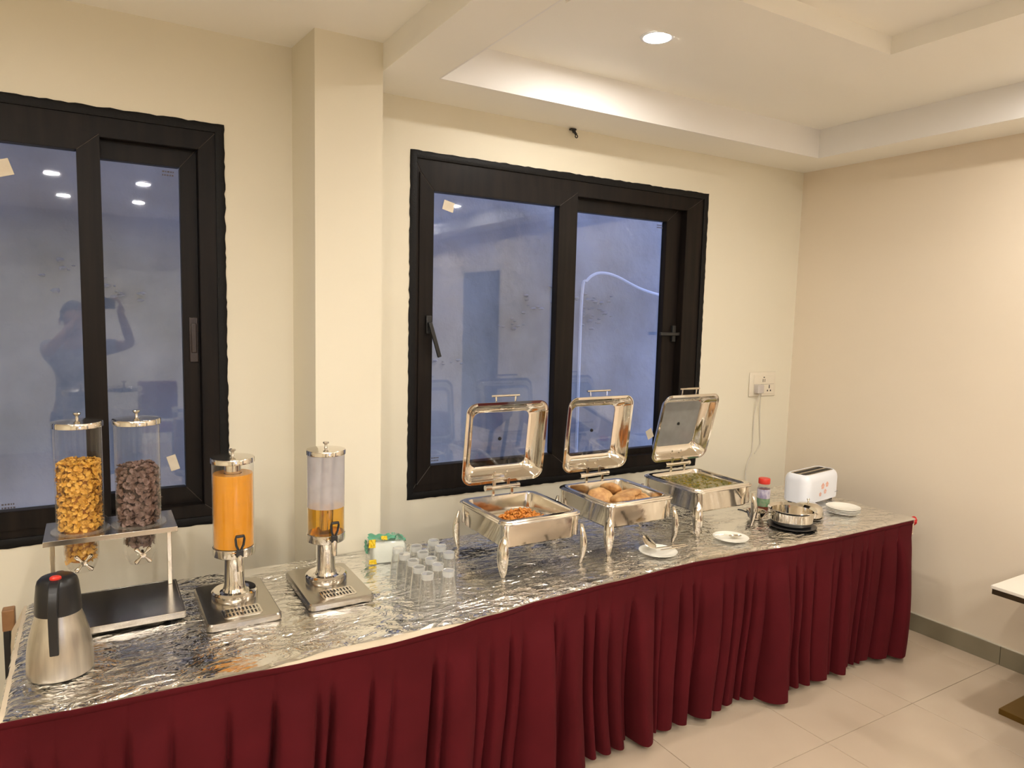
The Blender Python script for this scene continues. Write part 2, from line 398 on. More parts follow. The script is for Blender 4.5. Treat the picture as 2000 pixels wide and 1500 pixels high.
# window 2 (right one)
w2 = struct('window_2', 'dark framed sliding window behind the chafing dishes')
ragged_trim(W2[0]-.012, W2[1]+.012, W2[2]-.012, W2[3]+.012, .035, w2, 3)
mitre_ring('outer_frame', W2[0]+.012, W2[1]-.012, W2[2]+.016, W2[3]-.014, .042, .145, .075, .09, .006, .11, FRAME, w2)
s1 = mitre_ring('sash', 1.378, 2.318, .968, 2.512, .076, .122, .093, .086, -.002, .05, FRAME, w2)
p1 = pane(1.44, 2.255, 1.05, 2.435, .028, s1)
s2 = mitre_ring('sash', 2.25, 3.15, .985, 2.52, .07, .120, .047, .10, .055, .10, FRAME, w2)
p2 = pane(2.31, 3.04, 1.02, 2.43, .078, s2)
MB().box(2.198, 2.262, .029, .049, 1.06, 2.427, .002).build('inner_stile', FRAME, s1)
sticker(1.545, 2.365, .026, .06, .048, 14, s1, 'cream paper tag at the top left of the glass')
sticker(2.985, 1.11, .076, .05, .06, -25, s2, 'cream paper tag low on the right glass')
etch(1.47, 1.09, .0275, s1); etch(2.97, 2.395, .0775, s2)
def lever(parent, x, z, y, dx, dz):
    mb = MB(); mb.box(x-.014, x+.014, y-.012, y, z-.045, z+.045, .003)
    mb.box(x-.009, x+.009, y-.03, y-.01, z-.012, z+.012, .003)
    L = math.hypot(dx, dz); M = Matrix.Translation((x, y-.032, z)) @ Matrix.Rotation(math.atan2(dx, -dz)*-1, 4, 'Y')
    mb.box(-.010, .010, -.006, .006, -L, .012, .003, M=M)
    return mb.build('window_handle', BLACKM, parent)
lever(s1, 1.43, 1.775, -.002, .05, -.16)
mb = MB(); mb.box(3.10, 3.128, .035, .055, 1.69, 1.79, .003); mb.box(2.99, 3.155, .02, .034, 1.728, 1.748, .003); mb.build('window_handle', BLACKM, s2)
# window 1 (left one)
w1 = struct('window_1', 'dark framed sliding window behind the cereal dispenser')
ragged_trim(W1[0]-.012, W1[1]+.012, W1[2]-.012, W1[3]+.012, .035, w1, 9)
mitre_ring('outer_frame', W1[0]+.012, W1[1]-.012, W1[2]+.016, W1[3]-.014, .042, .077, .060, .085, .006, .11, FRAME, w1)
t1 = mitre_ring('sash', -.86, .044, .965, 2.49, .07, .079, .075, .070, -.002, .05, FRAME, w1)
pane(-.80, -.02, 1.03, 2.43, .028, t1)
t2 = mitre_ring('sash', -.03, .392, .985, 2.485, .05, .064, .075, .078, .055, .10, FRAME, w1)
pane(.01, .34, 1.05, 2.42, .078, t2)
t3 = mitre_ring('sash', -1.50, -.78, .985, 2.485, .07, .07, .075, .078, .055, .10, FRAME, w1)
pane(-1.44, -.84, 1.05, 2.42, .078, t3)
sticker(-.275, 2.325, .026, .07, .06, -18, t1, 'cream paper tag at the upper glass edge')
sticker(.281, 1.165, .076, .036, .066, -16, t2, 'cream paper tag low on the narrow right pane')
etch(.265, 2.385, .0775, t2); etch(-.32, 1.06, .0275, t1)
mb = MB(); mb.box(.352, .386, .045, .056, 1.60, 1.79, .003); mb.box(.358, .380, .038, .047, 1.64, 1.765, .004); mb.build('flush_pull', mat('bronze pull', (.03, .018, .014), .35, bump=(90, .05, .001)), t2)
# outside shaft
so = struct('wall_exterior', 'rough grey rendered wall seen outside both windows')
mb = MB(); nx, nz = 150, 60; vs = []; fs = []
for j in range(nz+1):
    for i in range(nx+1):
        x = -4.5+11.5*i/nx; z = -1+6.0*j/nz
        d_ = .04*noise.fractal(Vector((x*1.1, z*1.1, 3)), 1, 2, 4)+.02*noise.noise(Vector((x*4, z*4, 8)))
        vs.append((x, 1.15-d_, z))
for j in range(nz):
    for i in range(nx): a = j*(nx+1)+i; fs.append((a, a+1, a+nx+2, a+nx+1))
mb.raw(vs, fs); mb.build('render_coat', CONC, so, hint=(0, -1, 0))
MB().box(-4.5, 7, .14, 1.3, -1.1, -1.0).build('shaft_floor', CONC, so)
MB().box(-4.5, .95, .14, 1.05, 3.5, 3.65).build('sky_block_slab', CONC, so)  # unseen slab added to keep sky light off the wall outside the left window
pts = [(3.16, 1.08, -1.0), (3.158, 1.08, 1.2), (3.155, 1.07, 2.0), (3.19, 1.06, 2.10), (3.26, 1.06, 2.15), (3.35, 1.06, 2.163), (3.48, 1.06, 2.14), (3.74, 1.07, 2.055), (4.05, 1.07, 2.0), (4.6, 1.07, 1.93)]
def smooth(pts, k=6):
    out = []
    for i in range(len(pts)-1):
        p0, p1, p2, p3 = [Vector(pts[max(0, min(len(pts)-1, j))]) for j in (i-1, i, i+1, i+2)]
        for s_ in range(k):
            t = s_/k; out.append(.5*((2*p1)+(-p0+p2)*t+(2*p0-5*p1+4*p2-p3)*t*t+(-p0+3*p1-3*p2+p3)*t**3))
    out.append(Vector(pts[-1])); return out
pc = thing('conduit_pipe', 'thin white pipe bending over on the wall outside the right window', 'pipe')
MB().tube(smooth(pts, 5), .011, 8).build('pipe_run', WHITEP, pc)
mb = MB()
for z in (1.0, 1.45, 1.95): mb.box(3.135, 3.18, 1.06, 1.12, z, z+.022, .003)
bpy.data.objects['pipe_run'].name = 'pipe_run'; mb.bm.free()

# cement splashes stuck to the outside wall
sp_ = MB(); rg = random.Random(4)
for (cx, cz, n_) in ((3.0, 2.0, 16), (2.75, 1.9, 10), (3.30, 1.93, 20), (3.28, 1.80, 14), (2.55, 1.75, 8), (.1, 1.9, 14), (-.05, 2.0, 8), (2.1, 1.5, 6)):
    for k in range(n_):
        x, z, q = cx+rg.gauss(0, .09), cz+rg.gauss(0, .035), rg.uniform(.004, .016)
        sp_.raw([(x+q*1.6*cos(a*pi/3)*rg.uniform(.6, 1.3), 1.135, z+q*sin(a*pi/3)*rg.uniform(.6, 1.2)) for a in range(6)]+[(x, 1.10, z)], [(a, (a+1) % 6, 6) for a in range(6)])
tag(sp_.build('cement_splash', CONC, so, angle=20), kind='stuff')

# ------------------------------------------------------------------ lights
def downlight(x, y, z, label, group='round recessed downlights'):
    t = thing('ceiling_light', label, 'ceiling light', (x, y, z), 0, group)
    MB().lathe([(.056, -.001), (.058, -.005), (.070, -.004), (.072, .0), (.056, .0)], 40).build('trim_ring', WHITEP, t)
    MB().lathe([(.0001, -.0025), (.056, -.0025), (.056, .0), (.0001, 0)], 32).build('diffuser', LED, t)
    return t
L0 = downlight(2.08, -.86, ZT, 'bright round downlight in the ceiling tray above the right window', None)
for c_ in L0.children:
    if c_.name.startswith('diffuser'): c_.data.materials[0] = LED_DIM
LG = 'round downlights of the room behind the viewer'
for k, (x, y, z) in enumerate([(2.08, -5.55, ZT), (3.50, -2.05, ZT), (3.50, -3.9, ZT), (1.45, -3.9, ZT), (1.45, -5.1, ZT), (3.65, -5.55, ZT)]): downlight(x, y, z, 'round recessed downlight of the ceiling tray, '+['at its rear left', 'nearest along the right wall', 'second along the right wall', 'nearest along its left edge', 'second along its left edge', 'in the rear right corner'][k], LG)
for k, (x, y) in enumerate(((-.268, -4.16), (.446, -4.16), (-.224, -5.6), (.475, -5.53), (-.26, -2.75), (.44, -2.75), (-1.9, -4.0), (-.95, -1.5), (-1.9, -5.4))):  # the unseen lamp nearest the left window is added to brighten the left wall
    downlight(x, y, ZL, 'flat ceiling downlight, '+['upper left spot in the left window reflection', 'upper right spot in the left window reflection', 'lower left spot in the left window reflection', 'lower right spot in the left window reflection', 'over the viewer, left', 'over the viewer, right', 'middle of the far left row', 'added out of view to brighten the left wall', 'rear of the far left row'][k], 'downlights of the flat left ceiling')

# ------------------------------------------------------------------ buffet table
TX = (-.235, 3.86); TYB, TYF = -.285, -1.10
tb = thing('buffet_table', 'long buffet table hidden under foil, cream cloth and maroon skirt', 'table', (0, 0, 0))
MB().box(TX[0]+.01, TX[1]-.01, TYF+.08, TYB, .715, .752, .004).build('tabletop', WOOD, tb)
for x in (-.17, 1.1, 2.4, 3.78):
    for y in (-.33, -1.0): MB().box(x-.02, x+.02, y-.02, y+.02, 0, .715, .003).build('leg', BLACKM, tb)
# front edge line of skirt / foil
EDGE = [(-.235, -1.095), (0, -1.112), (.29, -1.122), (.53, -1.14), (.8, -1.146), (1.0, -1.135), (1.2, -1.108), (1.45, -1.080), (1.8, -1.062), (2.26, -1.045), (2.5, -1.062), (2.9, -1.10), (3.2, -1.115), (3.86, -1.116)]
def lerp(tab, x):
    if x <= tab[0][0]: return tab[0][1]
    for (a, b), (c, d) in zip(tab, tab[1:]):
        if x <= c:
            t = (x-a)/(c-a); t = t*t*(3-2*t); return b+(d-b)*t
    return tab[-1][1]
FO = [(-.235, -.006), (.4, -.004), (.5, .012), (.62, .034), (.85, .034), (1.0, .016), (1.1, 0), (1.5, -.003), (3.86, -.004)]   # foil set back from the edge
def zfoil(x, y):
    h = .0022*noise.fractal(Vector((x*4, y*9, 1)), 1, 2, 4)
    for x0_, x1_, c0, c1, amp in ((.9, 2.35, -.725, -.76, .0045), (-.1, .85, -.90, -.955, .004), (.5, 2.2, -1.03, -.985, .003), (2.3, 3.6, -.95, -1.02, .002)):
        if x0_ < x < x1_:
            t = (x-x0_)/(x1_-x0_); yc = c0+(c1-c0)*t+.006*sin(x*7); e_ = min(1, 6*t, 6*(1-t))
            h += amp*e_*math.exp(-((y-yc)/.006)**2)
    for (cx, cy, rr_, amp) in ((1.42, -.98, .07, .008), (1.82, -.93, .09, .008), (1.1, -1.02, .05, .004), (2.35, -.93, .08, .004)):
        q = math.hypot(x-cx, (y-cy)*1.6)/rr_
        if q < 1: h += amp*(1-q)**1.5*(.6+.8*noise.noise(Vector((x*40, y*40, 0))))
    return min(h, .010)-.0015
def foil():
    nx, ny = 520, 96; vs = []; fs = []
    for j in range(ny+1):
        for i in range(nx+1):
            x = TX[0]-.010+(TX[1]+.022-TX[0])*i/nx
            yf = lerp(EDGE, x)+lerp(FO, x)+.003*noise.noise(Vector((x*14, 0, 5)))
            t = j/ny; y = TYB+(yf-TYB)*t; z = TZ+zfoil(x, y)
            dr = max(0, (t-.975)/.025); z -= .006*dr*dr+.004*dr*noise.noise(Vector((x*22, 3, 1)))
            # hang at the left end, gathers
            ex = max(0, (TX[0]+.030-x)/.040); z -= .022*ex*ex; x_ = x-.006*ex*noise.noise(Vector((y*16, 2, 2)))
            vs.append((x_, y, z))
    for j in range(ny):
        for i in range(nx): a = j*(nx+1)+i; fs.append((a, a+1, a+nx+2, a+nx+1))
    o = MB().raw(vs, fs).build('foil_sheet', FOIL, angle=180, hint=(0, 0, 1))
    return tag(o, 'crinkled silver aluminium foil covering the whole buffet table top', 'foil')
foil()
def cloth():
    prof = []; N = 260; vs = []; fs = []
    K = 8
    for i in range(N+1):
        x = TX[0]-.004+(TX[1]+.012-TX[0])*i/N; ye = lerp(EDGE, x)
        pts = [(TYB+.0, .765), (ye+.10, .765), (ye+.03, .7665), (ye+.008, .765), (ye+.001, .760), (ye+.0, .750), (ye+.002, .73), (ye+.004, .68)]
        for y, z in pts: vs.append((x, y, z))
    for i in range(N):
        for k in range(K-1): a = i*K+k; fs.append((a, a+1, a+K+1, a+K))
    mb = MB().raw(vs, fs)
    # left end drop with soft gathers
    vs = []; fs = []; M_ = 60; K2 = 10
    for i in range(M_+1):
        y = TYB-.02+(TYF-TYB+.02)*i/M_
        for k in range(K2+1):
            t = k/K2; z = .766-.50*t; bulge = .006*sin(min(1, t*5)*pi/2)+.005*t*noise.noise(Vector((y*9, t*1.2, 4)))+.030*math.exp(-((y+.36)/.09)**2)*min(1, t*9)
            vs.append((TX[0]-.004-bulge, y, z-.004*(k > 0)))
    for i in range(M_):
        for k in range(K2): a = i*(K2+1)+k; fs.append((a, a+1, a+K2+2, a+K2+1))
    mb.raw(vs, fs)
    return tag(mb.build('tablecloth', CLOTH, angle=70), 'cream tablecloth under the foil, hanging at the left end', 'tablecloth')
cloth()
def skirt():
    root = thing('table_skirt', 'maroon velvet pleated skirt around the front of the buffet table', 'table skirt')
    # path: left end, front, right end
    path = []
    x = TX[0]; path = [(-.256, -.98)]
    y = -.98
    while y > -1.06: path.append((-.254, y)); y -= .006
    x = -.248
    while x < 3.845: path.append((x, lerp(EDGE, x)-.004)); x += .0032
    y = -1.10
    while y < -.30: path.append((3.872, y)); y += .006
    # pleats
    rg = random.Random(21); cum = 0; s_ = [0]
    for a, b in zip(path, path[1:]): cum += math.hypot(b[0]-a[0], b[1]-a[1]); s_.append(cum)
    ed = [0]; dep = []; sk = []
    while ed[-1] < cum+.3:
        q = rg.choice([.045, .06, .075, .09, .11, .13, .15]); ed.append(ed[-1]+q); dep.append(min(1.6, q/.085)*rg.choice([.35, .6, .8, 1, 1.15])); sk.append(rg.uniform(.3, .7))
    gap = [rg.choice([.15, .3, .6, 1.1, 1.5]) for _ in ed]
    def prof(s):
        i = 0
        while i < len(ed)-2 and ed[i+1] < s: i += 1
        t = (s-ed[i])/(ed[i+1]-ed[i]); t = max(0, min(1, t)); m_ = sk[i]
        ph = .5*t/m_ if t < m_ else .5+.5*(t-m_)/(1-m_)
        v = 0
        for j in (i, i+1):
            if gap[j % len(gap)]: v -= gap[j % len(gap)]*math.exp(-((s-ed[j])/.0085)**2)
        return dep[i]*(max(0, sin(pi*ph))**.5)+v
    ROW = 30; vs = []; fs = []; n = len(path)
    for i, (px, py) in enumerate(path):
        a = path[max(0, i-5)]; b = path[min(n-1, i+5)]
        dx, dy = b[0]-a[0], b[1]-a[1]; L = math.hypot(dx, dy) or 1; nx_, ny_ = dy/L, -dx/L
        for k in range(ROW+1):
            t = k/ROW; hem = .022+.020*(.5+.5*noise.noise(Vector((s_[i]*5, 7, 0))))
            z = .763+(hem-.763)*t
            g = max(0, (t-.13)/.87); am = .0012+.095*g**.75*(1-.3*g)
            sw = s_[i]+.06*g*noise.noise(Vector((s_[i]*1.6, g*.8, 2)))+.012*g*noise.noise(Vector((s_[i]*7, g*2, 9)))
            off = am*prof(sw)+.010*g*noise.noise(Vector((s_[i]*2.2, g*1.5, 5)))-.036*g
            if t <= .14: off += .0012*noise.noise(Vector((s_[i]*9, t*30, 1)))
            vs.append((px+nx_*off, py+ny_*off, z))
    for i in range(n-1):
        for k in range(ROW): a = i*(ROW+1)+k; fs.append((a, a+1, a+ROW+2, a+ROW+1))
    MB().raw(vs, fs).build('pleated_cloth', VELVET, root, angle=180, hint=(0, -1, 0))
    # narrow band above the pleats
    vs = []; fs = []
    for i, (px, py) in enumerate(path):
        a = path[max(0, i-5)]; b = path[min(n-1, i+5)]
        dx, dy = b[0]-a[0], b[1]-a[1]; L = math.hypot(dx, dy) or 1; nx_, ny_ = dy/L, -dx/L
        for k, (z, o_) in enumerate(((.764, .001), (.765, .0035), (.762, .0042), (.757, .0045), (.748, .0044), (.744, .001))):
            j_ = .0012*noise.noise(Vector((s_[i]*6, z*20, 4)))
            vs.append((px+nx_*(o_+j_), py+ny_*(o_+j_), z))
    for i in range(n-1):
        for k in range(5): a = i*6+k; fs.append((a, a+1, a+7, a+6))
    MB().raw(vs, fs).build('top_band', VELVET, root, angle=180, hint=(0, -1, 0))
    for (x, y, z, sc_) in ((3.885, -1.10, .757, 1.0), (-.272, -1.085, .735, 1.2)):
        mb = MB(); M = Matrix.Translation((x, y, z)) @ Matrix.Scale(sc_, 4)
        mb.lathe([(.003, -.03), (.016, -.026), (.022, -.012), (.018, .004), (.010, .016), (.003, .02)], 14, M=M @ Matrix.Rotation(.5, 4, 'Y'))
        mb.raw([(0, 0, .01), (.034, -.004, -.004), (.036, .004, -.03), (.012, .006, -.04), (.004, -.008, -.02)], [(0, 1, 2, 4), (4, 2, 3)], M)
        k_ = mb.build('ribbon_knot', REDC, root); k_['label'] = 'small red ribbon knot'
skirt()
# narrow wooden stand behind the left end
ws = thing('wooden_stand', 'narrow brown wooden rail on black legs behind the left table end', 'stand', (-.262, -.14, 0))
MB().box(-.048, -.010, -.09, -.045, .66, .738, .004).build('block_top', WOOD, ws)
for x in (-.036, -.012):
    for y in (-.078, -.056): MB().box(x-.010, x+.010, y-.009, y+.009, 0, .66, .002).build('leg', BLACKM, ws)

# ------------------------------------------------------------------ steel thermal jug
kj = thing('thermal_jug', 'brushed steel vacuum jug with black lid and red button at the left', 'jug', (-.109, -.882, TZ))
MB().lathe([(.0001, 0), (.078, 0), (.083, .003), (.0845, .02), (.082, .07), (.075, .115), (.066, .150), (.0575, .176), (.056, .184), (.0001, .184)], 56).build('body', STEEL, kj)
def lid_ring(z, rx, n=40): return [(rx*cos(2*pi*k/n), rx*sin(2*pi*k/n)*.97, z) for k in range(n)]
MB().loft([lid_ring(.180, .0585), lid_ring(.186, .0595), lid_ring(.225, .0568), lid_ring(.262, .0530), lid_ring(.275, .0495), lid_ring(.283, .042), lid_ring(.287, .026), lid_ring(.288, .004)]).build('lid', BLACKP, kj)
M = Matrix.Rotation(R(-6), 4, 'Z')
mb = MB()
hp = smooth([(0, -.030, .279), (0, -.062, .272), (0, -.083, .245), (0, -.092, .20), (0, -.093, .14), (0, -.0905, .088)], 5)
rings = []
for i, p in enumerate(hp):
    t = i/(len(hp)-1); w_ = .013-.002*t; th = .0065
    d = (hp[min(i+1, len(hp)-1)]-hp[max(i-1, 0)]).normalized(); nn_ = Vector((0, d.z, -d.y))
    rings.append([p+Vector((sx*w_, 0, 0))+nn_*sy*th for sx, sy in ((-1, -.6), (-.8, -1), (.8, -1), (1, -.6), (1, .6), (.8, 1), (-.8, 1), (-1, .6))])
mb.loft(rings, M=M); mb.tube([(0, -.090, .10), (0, -.072, .096)], .007, 8, M=M); mb.build('handle', BLACKP, kj)
MB().lathe([(.0001, .2935), (.011, .293), (.0145, .290), (.015, .286), (.013, .280), (.0001, .280)], 24, M=M @ Matrix.Translation((0, -.028, .0)) @ Matrix.Diagonal((1.0, .8, 1, 1))).build('button', REDP, kj)
mb = MB(); mb.loft([rr(.03, .02, .008, .255, 4, 0, .048), rr(.034, .03, .01, .272, 4, 0, .052), rr(.02, .02, .008, .28, 4, 0, .046)], M=M); mb.build('spout', BLACKP, kj)

# ------------------------------------------------------------------ cereal dispenser
cdp = thing('cereal_dispenser', 'twin cereal dispenser with clear canisters on a steel stand', 'dispenser', (.035, -.46, TZ))
mb = MB(); SZ = .293
mb.box(-.192, .198, -.095, .13, SZ-.004, SZ, .0015); mb.box(-.192, .198, -.099, -.094, SZ-.018, SZ, .001); mb.box(-.192, .198, .129, .133, SZ-.018, SZ, .001)
mb.box(-.195, -.190, -.099, .133, SZ-.018, SZ, .001); mb.box(.196, .201, -.099, .133, SZ-.018, SZ, .001)
mb.build('shelf', SATIN, cdp)
for x in (-.178, .186):
    p_ = MB().box(x-.008, x+.008, .06, .072, .03, SZ-.016, .002).build('post', CHROMEB, cdp)
    MB().box(x-.02, x+.012 if x > 0 else x+.02, .045, .085, SZ-.030, SZ-.016, .003).build('bracket', BLACKM, p_)
mb = MB(); mb.box(-.195, .205, -.215, .10, .026, .030, .001); mb.box(-.198, .208, -.222, -.214, .008, .031, .002); mb.box(-.198, .208, .098, .104, .008, .031, .002)
mb.box(-.2, -.194, -.22, .10, .008, .031, .001); mb.box(.204, .21, -.22, .10, .008, .031, .001); mb.build('base_tray', SATIN, cdp)
for x in (-.17, .18):
    for y in (-.19, .07): MB().box(x-.02, x+.02, y-.02, y+.02, 0, .010, .002).build('foot', BLACKP, cdp)
CEN = [(-.090, -.002), (.087, -.002)]
for (cx, cy) in CEN:
    c = MB().lathe([(.0695, SZ+.004), (.0715, SZ+.004), (.0715, .655), (.0695, .655)], 56, c=(cx, cy, 0)).build('canister', ACRYL, cdp)
    MB().lathe([(.060, SZ+.001), (.087, SZ+.001), (.088, SZ+.004), (.086, SZ+.006), (.0715, SZ+.007)], 56, c=(cx, cy, 0)).build('flange', ACRYL, c)
    MB().lathe([(.0755, .650), (.0765, .651), (.0765, .666), (.075, .669), (.04, .674), (.012, .676), (.0001, .676)], 56, c=(cx, cy, 0)).build('canister_lid', CHROMEB, c)
    MB().lathe([(.006, .675), (.0045, .680), (.0045, .686), (.010, .691), (.0125, .695), (.011, .698), (.004, .700), (.0001, .700)], 24, c=(cx, cy, 0)).build('lid_knob', CHROMEB, c)
    mb = MB(); mb.lathe([(.064, SZ-.004), (.062, SZ-.020), (.056, SZ-.030), (.0525, SZ-.050), (.053, SZ-.080), (.050, SZ-.108), (.042, SZ-.128), (.036, SZ-.140), (.034, SZ-.140), (.040, SZ-.127), (.048, SZ-.108), (.051, SZ-.08), (.0505, SZ-.05), (.054, SZ-.031), (.060, SZ-.021), (.062, SZ-.004)], 44, c=(cx, cy, 0))
    h = mb.build('hopper', ACRYL, cdp)
    mb = MB(); o_ = Vector((cx+.006, cy-.062, SZ-.098))
    mb.lathe([(.0001, -.006), (.008, -.005), (.011, 0), (.008, .005), (.0001, .006)], 16, M=Matrix.Translation(o_) @ Matrix.Rotation(pi/2, 4, 'X'))
    for a in (48, 132, 228, 312):
        d = Vector((cos(R(a)), 0, sin(R(a))))
        mb.tube([o_+d*.006, o_+d*.016, o_+d*.026, o_+d*.034, o_+d*.038], [.005, .0042, .0075, .0075, .003], 12)
    mb.tube([o_, o_+Vector((0, .05, 0))], .005, 10)
    mb.build('turn_knob', CHROME, cdp)
def flakes(name, cx, cy, ztop, size, curl, n_side, colm, label, seed, zh, darkc):
    rg = random.Random(seed); bm = bmesh.new()
    def flake(p, nrm, s):
        nrm = (Vector(nrm)+Vector((rg.uniform(-.55, .55), rg.uniform(-.55, .55), rg.uniform(-.6, .6)))).normalized()
        a = nrm.orthogonal().normalized(); b = nrm.cross(a); ph = rg.uniform(0, 6.28); k = 8; vs = []
        mid = bm.verts.new(p-nrm*s*.18*curl)
        for i in range(k):
            an = ph+2*pi*i/k; rad = s*.5*rg.uniform(.78, 1.1)
            vs.append(bm.verts.new(p+(a*cos(an)+b*sin(an)*rg.uniform(.75, 1))*rad+nrm*s*(.12*cos(2*an)*curl+.16*curl*(rg.random()-.2))))
        for i in range(k): bm.faces.new((mid, vs[i], vs[(i+1) % k]))
    RW = .063
    for i in range(n_side):
        a = rg.uniform(0, 2*pi); z = rg.uniform(SZ+.012, ztop); rad = RW-rg.choice([0, 0, .004, .008, .012])
        zz = z
        flake(Vector((cx+rad*cos(a), cy+rad*sin(a), zz)), (cos(a), sin(a), 0), size*rg.uniform(.8, 1.2))
    for i in range(int(n_side*.16)):
        a = rg.uniform(0, 2*pi); rad = .062*math.sqrt(rg.random())
        flake(Vector((cx+rad*cos(a), cy+rad*sin(a), ztop+.004+.008*noise.noise(Vector((rad*cos(a)*30, rad*sin(a)*30, seed))))), (0, 0, 1), size)
    for i in range(int(n_side*.3)):
        a = rg.uniform(0, 2*pi); z = rg.uniform(SZ-zh, SZ-.004); t = (SZ-z); rad = (.058 if t < .02 else .046)-rg.choice([0, .004, .008])
        flake(Vector((cx+rad*cos(a), cy+rad*sin(a), z)), (cos(a), sin(a), 0), size*.9)
    me = bpy.data.meshes.new(name); bm.to_mesh(me); bm.free()
    for p in me.polygons: p.use_smooth = True
    me.materials.append(colm); me.materials.append(darkc)
    o = bpy.data.objects.new(name, me); C.objects.link(o); o.location = (.035, -.46, TZ)
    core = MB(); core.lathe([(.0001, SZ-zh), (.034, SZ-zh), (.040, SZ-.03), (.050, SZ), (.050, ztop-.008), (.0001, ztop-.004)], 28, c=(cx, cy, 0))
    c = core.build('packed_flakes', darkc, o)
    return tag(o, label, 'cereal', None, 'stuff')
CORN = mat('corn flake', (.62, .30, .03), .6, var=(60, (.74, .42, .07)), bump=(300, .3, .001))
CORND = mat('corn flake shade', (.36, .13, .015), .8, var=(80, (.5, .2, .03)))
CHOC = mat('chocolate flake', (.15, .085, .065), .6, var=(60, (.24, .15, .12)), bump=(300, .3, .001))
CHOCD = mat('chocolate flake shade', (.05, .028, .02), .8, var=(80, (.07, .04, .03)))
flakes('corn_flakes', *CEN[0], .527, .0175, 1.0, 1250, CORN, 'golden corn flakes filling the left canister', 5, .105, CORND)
flakes('chocolate_flakes', *CEN[1], .497, .021, 1.3, 760, CHOC, 'brown chocolate flakes filling the right canister', 6, .075, CHOCD)

